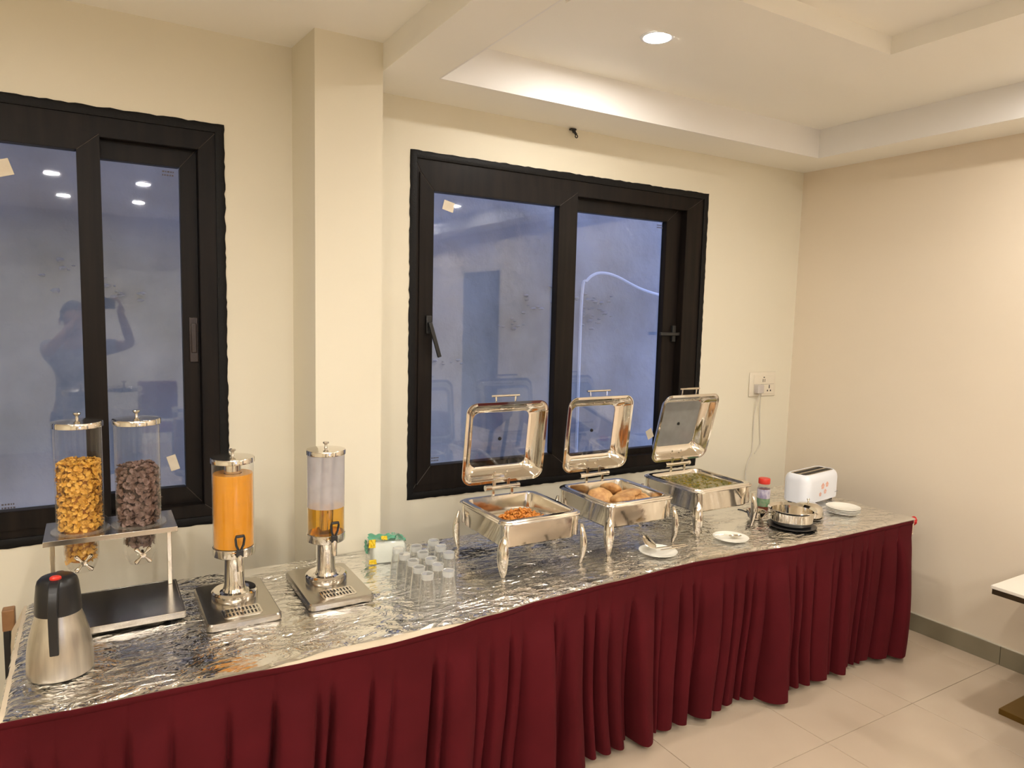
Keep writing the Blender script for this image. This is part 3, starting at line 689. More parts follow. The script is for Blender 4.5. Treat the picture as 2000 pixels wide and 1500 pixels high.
# ------------------------------------------------------------------ juice dispensers
def juice_dispenser(loc, label, kind):
    t = thing('juice_dispenser', label, 'drink dispenser', loc)
    # base plate, local origin at base centre; column stands behind the centre
    bx, by = (.235, .375)
    mb = MB(); mb.loft([rr(bx, by, .02, 0), rr(bx+.006, by+.006, .022, .004), rr(bx+.004, by+.004, .022, .020), rr(bx-.006, by-.006, .02, .0255), rr(bx-.03, by-.03, .018, .0265)])
    mb.build('base_plate', SATIN, t)
    # drip tray with slots (real bars)
    gy = -.118; dt = MB()
    dt.loft([rr(.125, .085, .014, .0262, 5, 0, gy), rr(.125, .085, .014, .0285, 5, 0, gy), rr(.113, .073, .010, .0285, 5, 0, gy), rr(.113, .073, .010, .0268, 5, 0, gy)])
    g = dt.build('drip_tray', CHROMEB, t)
    bars = MB()
    for k in range(9):
        x = -.048+k*.012
        bars.box(x-.0032, x+.0032, gy-.036, gy+.036, .0268, .0292, .0006, 1)
    for yy in (-.035, 0, .035): bars.box(-.055, .055, gy+yy-.0035, gy+yy+.0035, .0268, .0293, .0006, 1)
    bars.lathe([(.0001, .0298), (.009, .0298), (.010, .0285), (.010, .0268)], 20, c=(0, gy, 0)); bars.build('grating', CHROMEB, g)
    MB().box(-.054, .054, gy-.035, gy+.035, .0262, .0270).build('tray_well', HOLE, g)
    cy = .03
    # bowl-like foot and column
    mb = MB(); ft = [(.076, .0265), (.079, .032), (.078, .050), (.072, .056), (.060, .052), (.050, .048), (.042, .052), (.038, .062)]
    mb.lathe(ft, 40, c=(0, cy, 0)); mb.build('foot_bowl', CHROME, t)
    MB().lathe([(.041, .050), (.038, .060), (.0345, .075), (.0335, .12), (.033, .176), (.037, .184)], 40, c=(0, cy, 0)).build('column', CHROME, t)
    MB().lathe([(.0001, .183), (.066, .183), (.0705, .186), (.0715, .190), (.0715, .214), (.0695, .216), (.066, .216)], 56, c=(0, cy, 0)).build('bottom_ring', CHROMEB, t)
    zb, zt = .216, .522
    c = MB().lathe([(.0675, zb), (.0695, zb), (.0695, zt), (.0675, zt)], 56, c=(0, cy, 0)).build('canister', ACRYL if kind == 'orange' else FROST, t)
    if kind != 'orange':
        # lower, wetted part of the wall is clear
        bpy.data.objects.remove(c)
        c = MB().lathe([(.0675, .318), (.0695, .318), (.0695, zt), (.0675, zt)], 56, c=(0, cy, 0)).build('canister', FROST, t); c['label'] = 'misted clear canister'
        MB().lathe([(.0675, zb), (.0695, zb), (.0695, .318), (.0675, .318)], 56, c=(0, cy, 0)).build('canister_base', ACRYL, c)
    MB().lathe([(.0725, .519), (.0735, .520), (.0735, .534), (.072, .537), (.045, .5405), (.0001, .542)], 56, c=(0, cy, 0)).build('canister_lid', CHROMEB, t)
    MB().lathe([(.008, .540), (.0055, .545), (.0045, .552), (.006, .556), (.011, .560), (.012, .563), (.009, .566), (.0001, .567)], 20, c=(0, cy, 0)).build('lid_knob', CHROMEB, t)
    if kind == 'orange':
        MB().lathe([(.028, .445), (.028, .519), (.0001, .519)], 32, c=(0, cy, 0), cap0=True).build('ice_tube', CHROMEB, t)
    else:
        MB().lathe([(.026, .222), (.026, .519), (.0001, .519)], 32, c=(0, 0, 0), cap0=True, M=Matrix.Translation((0, cy, 0)) @ Matrix.Translation((0, 0, .222)) @ Matrix.Rotation(R(2), 4, 'Y') @ Matrix.Translation((0, 0, -.222))).build('ice_tube', CHROMEB, t)
    # tap
    ty = cy-.070
    tp = MB(); tp.tube([(.004, ty+.004, .200), (.004, ty-.020, .200)], .011, 14); tp.tube([(.004, ty-.018, .206), (.004, ty-.022, .198), (.004, ty-.024, .150)], [.012, .012, .010], 16)
    tp.lathe([(.0001, -.008), (.009, -.006), (.011, 0), (.009, .006), (.0001, .008)], 12, M=Matrix.Translation((-.012, ty-.006, .205)))
    tp_ = tp.build('tap', CHROME, t)
    hb = MB(); hy = ty-.024
    hb.box(-.008, .016, hy-.006, hy+.008, .200, .226, .003)
    # loop lever
    ring = [(.004+.0045, .226), (.004+.012, .245), (.004+.0145, .268), (.004+.013, .278), (.004-.013, .278), (.004-.0145, .268), (.004-.012, .245), (.004-.0045, .226)]
    pts = [Vector((x, hy-.001+(z-.226)*.18*-1, z)) for x, z in ring]
    hb.tube(pts, .0042, 8); hb.box(-.011, .019, hy-.016, hy-.004, .273, .282, .003)
    hb.build('tap_lever', BLACKP, tp_)
    return t
JD = [(.412, -.645, TZ), (.747, -.635, TZ)]
juice_dispenser(JD[0], 'steel drink dispenser filled with orange juice, beside the cereal stand', 'orange')
juice_dispenser(JD[1], 'steel drink dispenser with misted canister and little pale yellow drink', 'yellow')
OJ = mat('orange juice', (.58, .23, .010), .12, var=(4, (.62, .26, .014)))
oj = MB().lathe([(.0001, .218), (.0668, .218), (.0668, .478), (.066, .4795), (.03, .4795)], 48, c=(0, .03, 0)).build('orange_juice', OJ)
oj.location = JD[0]; tag(oj, 'cloudy orange juice inside the left drink dispenser', 'juice')
YJ = clear_mat('pale yellow drink', (.93, .70, .22), .8)
yj = MB().lathe([(.0001, .218), (.0668, .218), (.0668, .316), (.066, .3175), (.0001, .3175)], 48, c=(0, .03, 0)).build('apple_juice', YJ)
yj.location = JD[1]; tag(yj, 'clear pale yellow drink at the bottom of the misted dispenser', 'juice')

# ------------------------------------------------------------------ tissue pack
tp = thing('tissue_pack', 'white tissue stack in clear wrapper with green and yellow print', 'tissues', (1.062, -.415, TZ), R(-8))
MB().loft([rr(.135, .12, .012, .002), rr(.14, .125, .012, .01), rr(.138, .122, .012, .075), rr(.128, .112, .012, .084)]).build('tissue_stack', TISSUE, tp)
WR = clear_mat('wrapper film', (.95, .97, .95), 1.4, haze=((.75, .80, .74), .22), rough=.12)
GRN = mat('green print', (.12, .38, .24), .35, bump=(40, .3, .004)); YEL = mat('yellow print', (.75, .52, .01), .35, bump=(40, .3, .004))
mb = MB(); rings = []
for z, sx, sy in ((.001, .155, .135), (.03, .158, .137), (.07, .152, .131), (.09, .135, .115), (.096, .08, .06)):
    rg_ = rr(sx, sy, .02, z, 5); rings.append([(p[0]*(1+.04*noise.noise(Vector((p[0]*60, p[1]*60, z*60)))), p[1]*(1+.05*noise.noise(Vector((p[0]*50, p[1]*50, z*70+9)))), p[2]+.004*noise.noise(Vector((p[0]*70, p[1]*70, 3)))) for p in rg_])
mb.loft(rings, False, True); wr = mb.build('wrapper', WR, tp)
def crumple(name, m, parent, pts, amp, seed, res=14, th=0):
    """bilinear patch with crumple; pts = 4 corners"""
    a, b, c, d = [Vector(p) for p in pts]; vs = []; fs = []
    nrm = (b-a).cross(d-a).normalized()
    for j in range(res+1):
        for i in range(res+1):
            s_, t_ = i/res, j/res; p = a*(1-s_)*(1-t_)+b*s_*(1-t_)+c*s_*t_+d*(1-s_)*t_
            p += nrm*amp*noise.noise(Vector((s_*5+seed, t_*5, seed)))+(b-a)*.06*noise.noise(Vector((t_*6, seed, 2)))
            vs.append(p)
    for j in range(res):
        for i in range(res): q = j*(res+1)+i; fs.append((q, q+1, q+res+2, q+res+1))
    return MB().raw(vs, fs).build(name, m, parent, angle=180)
crumple('green_print', GRN, wr, [(-.080, -.02, .088), (.02, -.055, .098), (.045, -.01, .102), (-.07, .04, .100)], .012, 1)
crumple('green_print', GRN, wr, [(.03, -.045, .094), (.078, -.04, .080), (.08, .04, .084), (.03, .045, .098)], .010, 8)
crumple('green_print', GRN, wr, [(-.083, -.02, .03), (-.083, .05, .03), (-.082, .05, .075), (-.083, -.01, .085)], .008, 4)
crumple('yellow_print', YEL, wr, [(-.086, -.055, .070), (-.060, -.066, .072), (-.055, -.050, .104), (-.082, -.040, .100)], .008, 2)
crumple('yellow_print', YEL, wr, [(-.03, -.045, .098), (-.005, -.052, .096), (-.003, -.030, .108), (-.028, -.026, .108)], .006, 3)
crumple('yellow_print', YEL, wr, [(-.088, -.070, .004), (-.055, -.074, .004), (-.058, -.071, .024), (-.086, -.066, .022)], .005, 5)

# ------------------------------------------------------------------ tumblers, upside down
def tumbler(loc, label):
    t = thing('drinking_glass', label, 'glass', loc, 0, 'upside-down glasses between dispenser and chafing dish')
    n = 40
    def rg(r_, z, fl=0): return [(r_*(1+fl*cos(10*2*pi*k/n))*cos(2*pi*k/n), r_*(1+fl*cos(10*2*pi*k/n))*sin(2*pi*k/n), z) for k in range(n)]
    MB().loft([rg(.0315, .001), rg(.0335, .0), rg(.0335, .003), rg(.0315, .030, .006), rg(.029, .060, .016), rg(.0262, .085, .018), rg(.0245, .100, .006), rg(.0235, .103), rg(.0225, .098), rg(.0242, .085, .018), rg(.027, .060, .016), rg(.0298, .03, .006)], False, False, closed=True).build('tumbler_wall', TUMBLER, t)
    MB().loft([rg(.0228, .098), rg(.0240, .103), rg(.0245, .110), rg(.0238, .117), rg(.0215, .1195), rg(.0195, .117), rg(.012, .116)]).build('thick_base', TUMBASE, t)
    return t
GL = [('left', [(1.029, -.639), (1.024, -.717), (1.028, -.796), (1.019, -.871), (1.020, -.947)]), ('middle', [(1.103, -.648), (1.098, -.727), (1.098, -.806), (1.093, -.878), (1.101, -.954)]), ('right', [(1.195, -.615), (1.192, -.692), (1.187, -.779)])]
ordn = {5: ['rearmost', 'second from the back', 'middle one', 'second from the front', 'front one'], 3: ['rearmost', 'middle one', 'front one']}
first = None
for col, ps in GL:
    for i, (x, y) in enumerate(ps):
        lb = 'upside-down clear glass, %s of the %s column of glasses' % (ordn[len(ps)][i], col)
        if first is None: first = tumbler((x, y, TZ+.0005), lb)
        else: dup(first, (x, y, TZ+.0005), rnd.uniform(0, 1), lb)

# ------------------------------------------------------------------ chafing dishes
def leg_mb(sx, sy):
    mb = MB(); rings = []; base = Vector((sx*.192, sy*.203, 0)); out = Vector((sx*.75, sy*.66, 0)).normalized(); side = Vector((-out.y, out.x, 0))
    N = 16
    for i in range(N+1):
        t = i/N; z = .174*t; w_ = .0085+.0165*sin(pi*t**1.1)**.8; 
        if t > .9: w_ *= max(.25, 1-(t-.9)*7)
        b_ = .012*sin(pi*t)+.001; th = .006+.011*sin(pi*t)
        cpt = base+out*b_+Vector((0, 0, z))
        rings.append([cpt+side*w_*cos(2*pi*k/14)+out*th*sin(2*pi*k/14) for k in range(14)])
    mb.loft(rings); return mb
def chafing(loc, label, lean, lw, glassm, lid_dx=0):
    t = thing('chafing_dish', label, 'chafing dish', loc, 0, 'open square chafing dishes')
    mb = MB(); mb.loft([rr(.33, .34, .03, .113), rr(.355, .365, .034, .111), rr(.368, .378, .036, .118), rr(.374, .384, .036, .205), rr(.380, .390, .036, .214)], True, False); mb.build('body', CHROME, t)
    mb = MB(); mb.loft([rr(.376, .386, .036, .208), rr(.402, .418, .045, .212), rr(.408, .424, .048, .217), rr(.404, .420, .047, .222), rr(.39, .404, .042, .2225), rr(.37, .384, .04, .221)], False, False, closed=False); mb.build('rim', CHROMEB, t)
    mb = MB(); mb.loft([rr(.392, .402, .042, .2225), rr(.388, .398, .040, .2275), rr(.352, .362, .034, .2285), rr(.344, .354, .034, .2265), rr(.340, .350, .034, .218), rr(.326, .336, .036, .160), rr(.31, .32, .036, .152), rr(.28, .29, .03, .1505)], False, True); mb.build('food_pan', CHROMEB, t)
    for sx in (-1, 1):
        for sy in (-1, 1): leg_mb(sx, sy).build('leg', CHROME, t)
    # corner straps joining legs to body
    for sx in (-1, 1):
        for sy in (-1, 1):
            MB().box(sx*.178-.008, sx*.178+.008, sy*.184-.008, sy*.184+.008, .12, .212, .006).build('corner_strap', CHROMEB, t)
    hy, hz = .2, .262
    hb = MB(); hb.tube([(-.085+lid_dx, hy, hz), (.085+lid_dx, hy, hz)], .0105, 18)
    hb.tube([(-.092+lid_dx, hy, hz), (-.062+lid_dx, hy, hz)], .0135, 18); hb.tube([(.074+lid_dx, hy, hz), (.090+lid_dx, hy, hz)], .0125, 18)
    for x in (-.05, .05): hb.box(x-.007+lid_dx, x+.007+lid_dx, hy-.006, hy+.006, .22, hz, .002)
    hg = hb.build('hinge', CHROME, t)
    # lid, local frame: X right, Z up the lid, Y depth away from viewer (outside of lid)
    M = Matrix.Translation((lid_dx, hy, hz)) @ Matrix.Rotation(R(lean), 4, 'X') @ Matrix.Translation((0, 0, .022))
    H_ = .385; cz = H_/2
    def rxz(w_, h_, rad, y): return [(p[0], y, p[1]+cz) for p in rr(w_, h_, rad, 0, 8)]
    lb = MB()
    prof = [(lw-.012, H_-.012, .045, .004), (lw, H_, .05, .006), (lw+.002, H_+.002, .051, .001), (lw, H_, .05, -.001), (lw-.024, H_-.024, .042, -.0015), (lw-.030, H_-.030, .040, .002),
            (lw-.048, H_-.046, .038, .022), (lw-.085, H_-.080, .035, .047), (lw-.122, H_-.115, .033, .060), (lw-.132, H_-.125, .030, .0615), (lw-.132, H_-.125, .030, .066), (lw-.120, H_-.113, .034, .066), (lw-.080, H_-.074, .038, .053), (lw-.040, H_-.038, .042, .025), (lw-.020, H_-.02, .045, .004)]
    lb.loft([rxz(*p) for p in prof], False, False, M=M); ld = lb.build('lid', CHROME, t, angle=50)
    MB().loft([rxz(lw-.124, H_-.117, .03, .0625), rxz(lw-.124, H_-.117, .03, .0655)], M=M).build('lid_window', glassm, ld)
    sc_ = MB()
    for (x, z, y) in ((-.03, .042, .030), (.035, .042, .030), (-.03, H_-.04, .030), (.035, H_-.04, .030)):
        sc_.lathe([(.0001, -.004), (.004, -.003), (.005, .002)], 10, M=M @ Matrix.Translation((x, y-.001, z)) @ Matrix.Rotation(pi/2, 4, 'X') @ Matrix.Scale(-1, 4, (0, 0, 1)))
    tag(sc_.build('lid_screws', CHROMEB, ld), kind='stuff')
    MB().lathe([(.0001, -.008), (.0055, -.007), (.006, -.003), (.0085, -.002), (.009, .001), (.0001, .001)], 16, M=M @ Matrix.Translation((0, .062, cz)) @ Matrix.Rotation(-pi/2, 4, 'X')).build('rivet', BLACKM, ld)
    hh = MB(); zt = H_-.012
    for x in (-.05, .05): hh.tube([(x, .032, zt-.012), (x*1.04, .040, zt+.030)], .0038, 8, M=M)
    hh.tube([(-.072, .040, zt+.032), (.072, .040, zt+.032)], .0052, 10, M=M); hh.build('lid_handle', CHROMEB, ld)
    for x in (-.045, .03): MB().box(x-.008, x+.008, -.003, .006, -.026, .02, .002, M=M).build('hinge_arm', CHROMEB, ld)
    return t
CD = [(1.592, -.642, TZ), (2.152, -.617, TZ), (2.712, -.606, TZ)]
chafing(CD[0], 'left steel chafing dish holding orange fried food, lid open', 7, .43, LIDGLASS, .03)
chafing(CD[1], 'middle steel chafing dish holding puffed fried breads, lid open', 7, .405, LIDGLASS, .025)
chafing(CD[2], 'right steel chafing dish holding green curry, fogged lid open', 14, .405, FOGGLASS, .05)
# orange fried food
FRY = mat('orange fried food', (.55, .17, .018), .45, var=(70, (.66, .27, .04)), bump=(160, .5, .002))
rg = random.Random(3); bm_ = MB()
for i in range(600):
    a = rg.uniform(0, 2*pi); q = math.sqrt(rg.random()); x = .128*q*cos(a)-.020; y = .100*q*sin(a)-.045
    h = .155+(.056*(1-q*q)+.006)*rg.uniform(.55, 1.05)+.008*noise.noise(Vector((x*30, y*30, 0)))
    d = Vector((rg.uniform(-1, 1), rg.uniform(-1, 1), rg.uniform(-.5, .5))).normalized()*rg.uniform(.008, .014)
    e_ = Vector((rg.uniform(-1, 1), rg.uniform(-1, 1), rg.uniform(-.3, 1)))*.005; c = Vector((x, y, h))
    bm_.tube([c-d, c-d*.3+e_, c+d*.4+e_, c+d], [.002, .0042, .0042, .002], 6)
fo = bm_.build('fried_potato', FRY, angle=180); fo.location = CD[0]; tag(fo, 'orange spiced fried pieces heaped in the left chafing dish', 'fried food', None, 'stuff')
# puffed breads
PUR = mat('fried bread', (.36, .16, .045), .5, var=(30, (.62, .36, .14)), bump=(45, .8, .006))
def puri(loc, rot, s, h, seed, label):
    n, m_ = 28, 12; vs = []; fs = []
    for j in range(1, m_):
        ph = pi*j/m_
        for i in range(n):
            a = 2*pi*i/n; rr_ = sin(ph)**.75*(1+.07*noise.noise(Vector((cos(a)*1.3+seed, sin(a)*1.3, 0))))
            z = cos(ph)*h*(1+.25*noise.noise(Vector((cos(a)*rr_*2+seed, sin(a)*rr_*2, ph))))
            vs.append((s*rr_*cos(a), s*rr_*sin(a), z+.004*noise.noise(Vector((cos(a)*rr_*4, sin(a)*rr_*4, seed*3)))))
    vs += [(0, 0, h*.93), (0, 0, -h*.9)]
    for j in range(m_-2):
        for i in range(n): a = j*n+i; b = j*n+(i+1) % n; fs.append((a, b, b+n, a+n))
    for i in range(n): fs.append((len(vs)-2, (i+1) % n, i)); fs.append((len(vs)-1, (m_-2)*n+i, (m_-2)*n+(i+1) % n))
    o = MB().raw(vs, fs).build('fried_bread', PUR, angle=180); o.location = (CD[1][0]+loc[0], CD[1][1]+loc[1], TZ+loc[2]); o.rotation_euler = rot
    return tag(o, label, 'bread', 'puffed breads in the middle chafing dish')
puri((-.095, -.010, .205), (R(28), R(-14), 0), .062, .022, 1, 'large round puffed bread at the left of the middle dish')
puri((-.030, -.095, .212), (R(-8), R(6), 1), .062, .020, 2, 'puffed bread at the front of the middle dish, nearest the rim')
puri((.010, .045, .222), (R(30), R(12), 2), .056, .022, 3, 'browner puffed bread leaning at the back of the middle dish')
puri((.045, -.045, .218), (R(8), R(10), 3), .066, .013, 4, 'flat wide fried bread lying in the centre of the pile')
puri((.055, -.115, .198), (R(-10), R(22), 4), .046, .014, 5, 'small fried bread at the front right of the pile')
puri((.115, -.075, .190), (R(6), R(28), 5), .046, .012, 6, 'folded fried bread at the right side of the pile')
puri((.125, -.125, .178), (0, R(8), 6), .036, .010, 7, 'small fried bread end at the right front corner of the middle dish')
puri((-.01, .0, .178), (0, 0, 6), .075, .014, 8, 'fried bread at the bottom, under the rest of the pile')
# green curry
CUR = mat('green curry', (.20, .135, .014), .14, var=(45, (.075, .085, .012)), bump=(60, .35, .004))
vs = []; fs = []; n = 44
for j in range(n+1):
    for i in range(n+1):
        x = -.164+.328*i/n; y = -.169+.338*j/n
        vs.append((x, y, .207+.0016*noise.fractal(Vector((x*60, y*60, 2)), 1, 2, 3)))
for j in range(n):
    for i in range(n): a = j*(n+1)+i; fs.append((a, a+1, a+n+2, a+n+1))
cu = MB().raw(vs, fs); rg = random.Random(8)
for i in range(150):
    x, y = rg.uniform(-.15, .15), rg.uniform(-.155, .155); s_ = rg.uniform(.003, .008)
    cu.lathe([(.0001, .002), (s_*.7, .001), (s_, -.001)], 7, c=(x, y, .2085))
cu = cu.build('green_curry', CUR, angle=180); cu.location = CD[2]; tag(cu, 'thin green vegetable curry filling the right chafing dish', 'curry', None, 'stuff')

# ------------------------------------------------------------------ plates and cutlery
def plate_mb(rad, h=.014):
    s_ = rad
    return MB().lathe([(.0001, .003), (s_*.52, .003), (s_*.60, .005), (s_*.86, h-.003), (s_*.97, h), (s_, h+.001), (s_*.995, h-.002), (s_*.86, h-.007), (s_*.62, .001), (s_*.55, 0), (.0001, 0)], 56)
def plate(loc, rad, label, group=None, name='plate'):
    o = plate_mb(rad).build(name, PORC, angle=60); o.location = loc; return tag(o, label, 'plate', group)
plate((2.172, -.912, TZ+.001), .087, 'small white plate under a steel serving paddle, before the middle dish', 'small white serving plates')
plate((2.634, -.920, TZ+.001), .085, 'small white plate with a spoon, before the right chafing dish', 'small white serving plates')
sv = thing('serving_paddle', 'polished steel serving paddle lying on the small white plate', 'serving spoon', (2.172, -.912, TZ+.014))
mb = MB(); rings = []; n = 26
M = Matrix.Translation((-.022, .040, .030)) @ Matrix.Rotation(R(30), 4, 'Z') @ Matrix.Rotation(R(38), 4, 'X')
mb.loft([[(.042*cos(2*pi*k/n), .036*sin(2*pi*k/n), .0012+.006*(abs(sin(2*pi*k/n)))) for k in range(n)], [(.044*cos(2*pi*k/n), .038*sin(2*pi*k/n), .006*(abs(sin(2*pi*k/n)))) for k in range(n)], [(.042*cos(2*pi*k/n), .036*sin(2*pi*k/n), -.0012+.006*abs(sin(2*pi*k/n))) for k in range(n)]], True, True, M=M)
mb.build('paddle_blade', CHROME, sv)
for dy in (0, .028):
    mb = MB(); mb.tube(smooth([(-.005+dy*.3, .015-dy, .012), (.05, .010-dy, .010), (.11, .006-dy*.8, .010), (.17, .004-dy*.5, .004)], 4), [.004]*4+[.0045]*5+[.005]*4, 8, M=Matrix.Diagonal((1, 1, .6, 1)).to_4x4())
    mb.build('handle', CHROME, sv)
sp = thing('serving_spoon', 'steel spoon resting on the small white plate before the right dish', 'spoon', (2.634, -.920, TZ+.012))
M = Matrix.Rotation(R(-28), 4, 'Z')
MB().loft([[(.034*k2*cos(2*pi*k/20)+.02, .016*k2*sin(2*pi*k/20), z) for k in range(20)] for k2, z in ((.3, -.002), (.8, .003), (1, .009), (.96, .0095), (.75, .005), (.3, .0))], M=M).build('spoon_bowl', CHROMEB, sp)
MB().tube(smooth([(-.012, 0, .009), (-.05, 0, .012), (-.082, 0, .010)], 4), .0038, 8, M=M).build('handle', CHROMEB, sp)

# steel serving bowl on a dark plate
pb = MB().lathe([(.0001, 0), (.10, 0), (.119, .004), (.123, .007), (.120, .008), (.110, .0055), (.08, .004), (.0001, .004)], 48).build('black_plate', BLACKP)
pb.location = (3.105, -.905, TZ+.001); tag(pb, 'round black plate under the steel serving bowl', 'plate')
sb = thing('serving_bowl', 'polished steel open bowl standing on a black plate', 'bowl', (3.115, -.895, TZ+.008))
MB().lathe([(.0001, 0), (.088, 0), (.099, .006), (.104, .03), (.109, .068), (.119, .080), (.122, .081), (.120, .083), (.106, .072), (.101, .032), (.094, .008), (.0001, .004)], 56).build('bowl_body', CHROME, sb)
hb = MB()
for s_ in (-1, 1):
    hb.tube(smooth([(s_*.106, -.02, .05), (s_*.128, -.018, .054), (s_*.132, 0, .055), (s_*.128, .018, .054), (s_*.106, .02, .05)], 4), .0035, 8, M=Matrix.Rotation(R(-32), 4, 'Z'))
hb.build('handle', CHROMEB, sb)
cs = thing('covered_bowl', 'small steel bowl with a domed lid and knob beside the toaster', 'bowl', (3.325, -.835, TZ+.002))
MB().lathe([(.0001, 0), (.06, 0), (.082, .004), (.085, .007), (.076, .010), (.074, .03)], 48).build('bowl_body', CHROME, cs)
ld = MB().lathe([(.080, .016), (.081, .022), (.079, .045), (.070, .062), (.045, .076), (.0001, .080)], 48).build('lid', CHROME, cs)
MB().lathe([(.004, .078), (.0035, .088), (.007, .094), (.008, .099), (.005, .103), (.0001, .104)], 16).build('knob', CHROMEB, ld)
sm = thing('small_bowl', 'small dark steel bowl behind the right leg of the right dish', 'bowl', (3.03, -.735, TZ+.002))
MB().lathe([(.0001, 0), (.03, 0), (.042, .012), (.052, .04), (.054, .045), (.051, .044), (.040, .014), (.0001, .004)], 40).build('bowl_body', CHROME, sm)
MB().tube(smooth([(.05, 0, .035), (.075, .002, .045), (.10, .004, .05)], 4), .004, 8, M=Matrix.Rotation(R(150), 4, 'Z')).build('handle', BLACKP, sm)
# stack of plates
for k in range(4):
    plate((3.585, -.872, TZ+.001+k*.0075), .090, ['lowest', 'second lowest', 'second highest', 'topmost'][k]+' white plate of the stack at the right table end', 'stack of white plates at the right end')
# jar
jr = thing('condiment_jar', 'small jar with red lid and printed label near the toaster', 'jar', (3.20, -.64, TZ+.001))
MB().lathe([(.0001, 0), (.032, 0), (.034, .004), (.034, .130), (.030, .142), (.028, .150), (.028, .160), (.026, .160), (.0265, .145), (.031, .128), (.031, .006), (.0001, .005)], 36).build('glass_body', ACRYL, jr)
MB().lathe([(.0001, .158), (.031, .156), (.032, .158), (.032, .182), (.030, .186), (.0001, .187)], 36).build('jar_lid', REDP, jr)
LBL = mat('jar label', (.62, .58, .62), .5, var=(60, (.30, .26, .40), (1, 1, .5)))
lb = MB().lathe([(.0345, .075), (.0347, .076), (.0347, .126), (.0345, .127)], 36).build('label_upper', LBL, jr)
MB().lathe([(.0345, .030), (.0347, .031), (.0347, .073), (.0345, .074)], 36).build('label_lower', mat('jar label green', (.10, .25, .12), .5, var=(60, (.25, .30, .18))), jr)
MB().lathe([(.0001, .006), (.0305, .006), (.0305, .12), (.0001, .12)], 24).build('contents', mat('jam', (.25, .05, .02), .3, var=(30, (.18, .03, .015))), jr)
pk = thing('snack_packet', 'crumpled brown and clear packet lying before the red-lidded jar', 'packet', (3.215, -.735, TZ+.003), R(20))
mb = MB(); rings = []
for i in range(9):
    t = i/8; w_ = .028; h = .022*sin(pi*min(1, max(0, t)))+.002
    rings.append([(-.055+.11*t, w_*cos(2*pi*k/16)*(1+.15*noise.noise(Vector((k, t*4, 1)))), h+h*sin(2*pi*k/16)*.9+.002*noise.noise(Vector((k*.7, t*6, 5)))) for k in range(16)])
mb.loft(rings); mb.build('wrapper', mat('brown wrapper', (.34, .13, .06), .3, var=(30, (.45, .24, .14)), bump=(40, .5, .006)), pk)

# ------------------------------------------------------------------ toaster
ts = thing('toaster', 'white four-slice toaster with pink flower print at the right end', 'toaster', (3.655, -.610, TZ+.001), R(8))
def tr_(w_, d_, rad, z): return rr(w_, d_, rad, z, 8)
mb = MB(); W_, D_ = .385, .165
mb.loft([tr_(W_-.02, D_-.02, .045, .014), tr_(W_-.004, D_-.004, .055, .018), tr_(W_, D_, .058, .03), tr_(W_, D_, .058, .140), tr_(W_-.006, D_-.006, .056, .158), tr_(W_-.022, D_-.022, .048, .172), tr_(W_-.045, D_-.045, .036, .180), tr_(W_-.052, D_-.052, .032, .180), tr_(W_-.056, D_-.056, .030, .176)], True, True)
mb.build('housing', WHITEP, ts)
top = MB().loft([tr_(W_-.058, D_-.058, .028, .1745), tr_(W_-.058, D_-.058, .028, .1785)]).build('top_plate', SATIN, ts)
for y in (-.026, .022): MB().box(-.150, .150, y-.0125, y+.0125, .177, .1805, .003).build('slot', HOLE, top)
for x in (-.14, .14):
    for y in (-.05, .05): MB().lathe([(.0001, 0), (.012, 0), (.012, .016), (.0001, .016)], 16, c=(x, y, 0)).build('foot', BLACKP, ts)
mb = MB(); mb.box(.186, .200, -.02, .02, .10, .118, .003); mb.build('lever', WHITEP, ts)
PINK = mat('pink print', (.72, .36, .27), .4, var=(60, (.76, .46, .36)))
fm = MB()
for (x, z, s_, n0) in ((-.02, .105, .020, 5), (.028, .110, .018, 5), (-.045, .060, .014, 5), (.010, .070, .016, 5)):
    for k in range(n0):
        a = 2*pi*k/n0+.3; cx, cz_ = x+cos(a)*s_*.55, z+sin(a)*s_*.55
        M = Matrix.Translation((cx, -D_/2-.0003, cz_)) @ Matrix.Rotation(pi/2, 4, 'X')
        fm.lathe([(.0001, .0006), (s_*.38, .0006), (s_*.42, 0)], 10, M=M)
fm.build('flower_print', PINK, ts)
MB().box(.125, .165, -D_/2-.0006, -D_/2+.003, .050, .053).build('badge', mat('grey print', (.25, .25, .26), .4, var=(50, (.3, .3, .3))), ts)

# ------------------------------------------------------------------ socket, plug, cord, hook
sk = thing('wall_socket', 'cream double wall socket with a plug, on the wall right of the window', 'socket', (3.905, 0, 1.405))
MB().box(-.13, .13, -.010, 0, -.083, .083, .006, 3).build('face_plate', CREAMP, sk)
MB().box(-.092, .108, -.0135, -.008, -.066, .062, .002).build('module_panel', CREAMP, sk)
MB().box(-.092, .108, -.0139, -.013, -.0015, .0005).build('module_gap', mat('socket gap', (.35, .30, .22), .6, var=(20, (.3, .26, .2))), sk)
mb = MB()
for (x, z, w_, h) in ((.005, .047, .012, .007), (-.004, .025, .005, .022), (.014, .025, .005, .022), (.062, -.018, .008, .024), (.046, -.045, .010, .011), (.076, -.045, .010, .011)):
    mb.box(x-w_/2, x+w_/2, -.0142, -.012, z-h/2, z+h/2)
mb.build('socket_holes', HOLE, sk)
pg = MB().box(-.090, -.030, -.050, -.012, -.058, .0, .006, 3).build('plug', mat('plug plastic', (.55, .50, .46), .4, var=(20, (.52, .47, .43))), sk)
def cord(pts, label, name='power_cord'):
    o = MB().tube(smooth(pts, 5), .0032, 8).build(name, SEAL); return tag(o, label, 'cord', 'cords hanging from the wall socket')
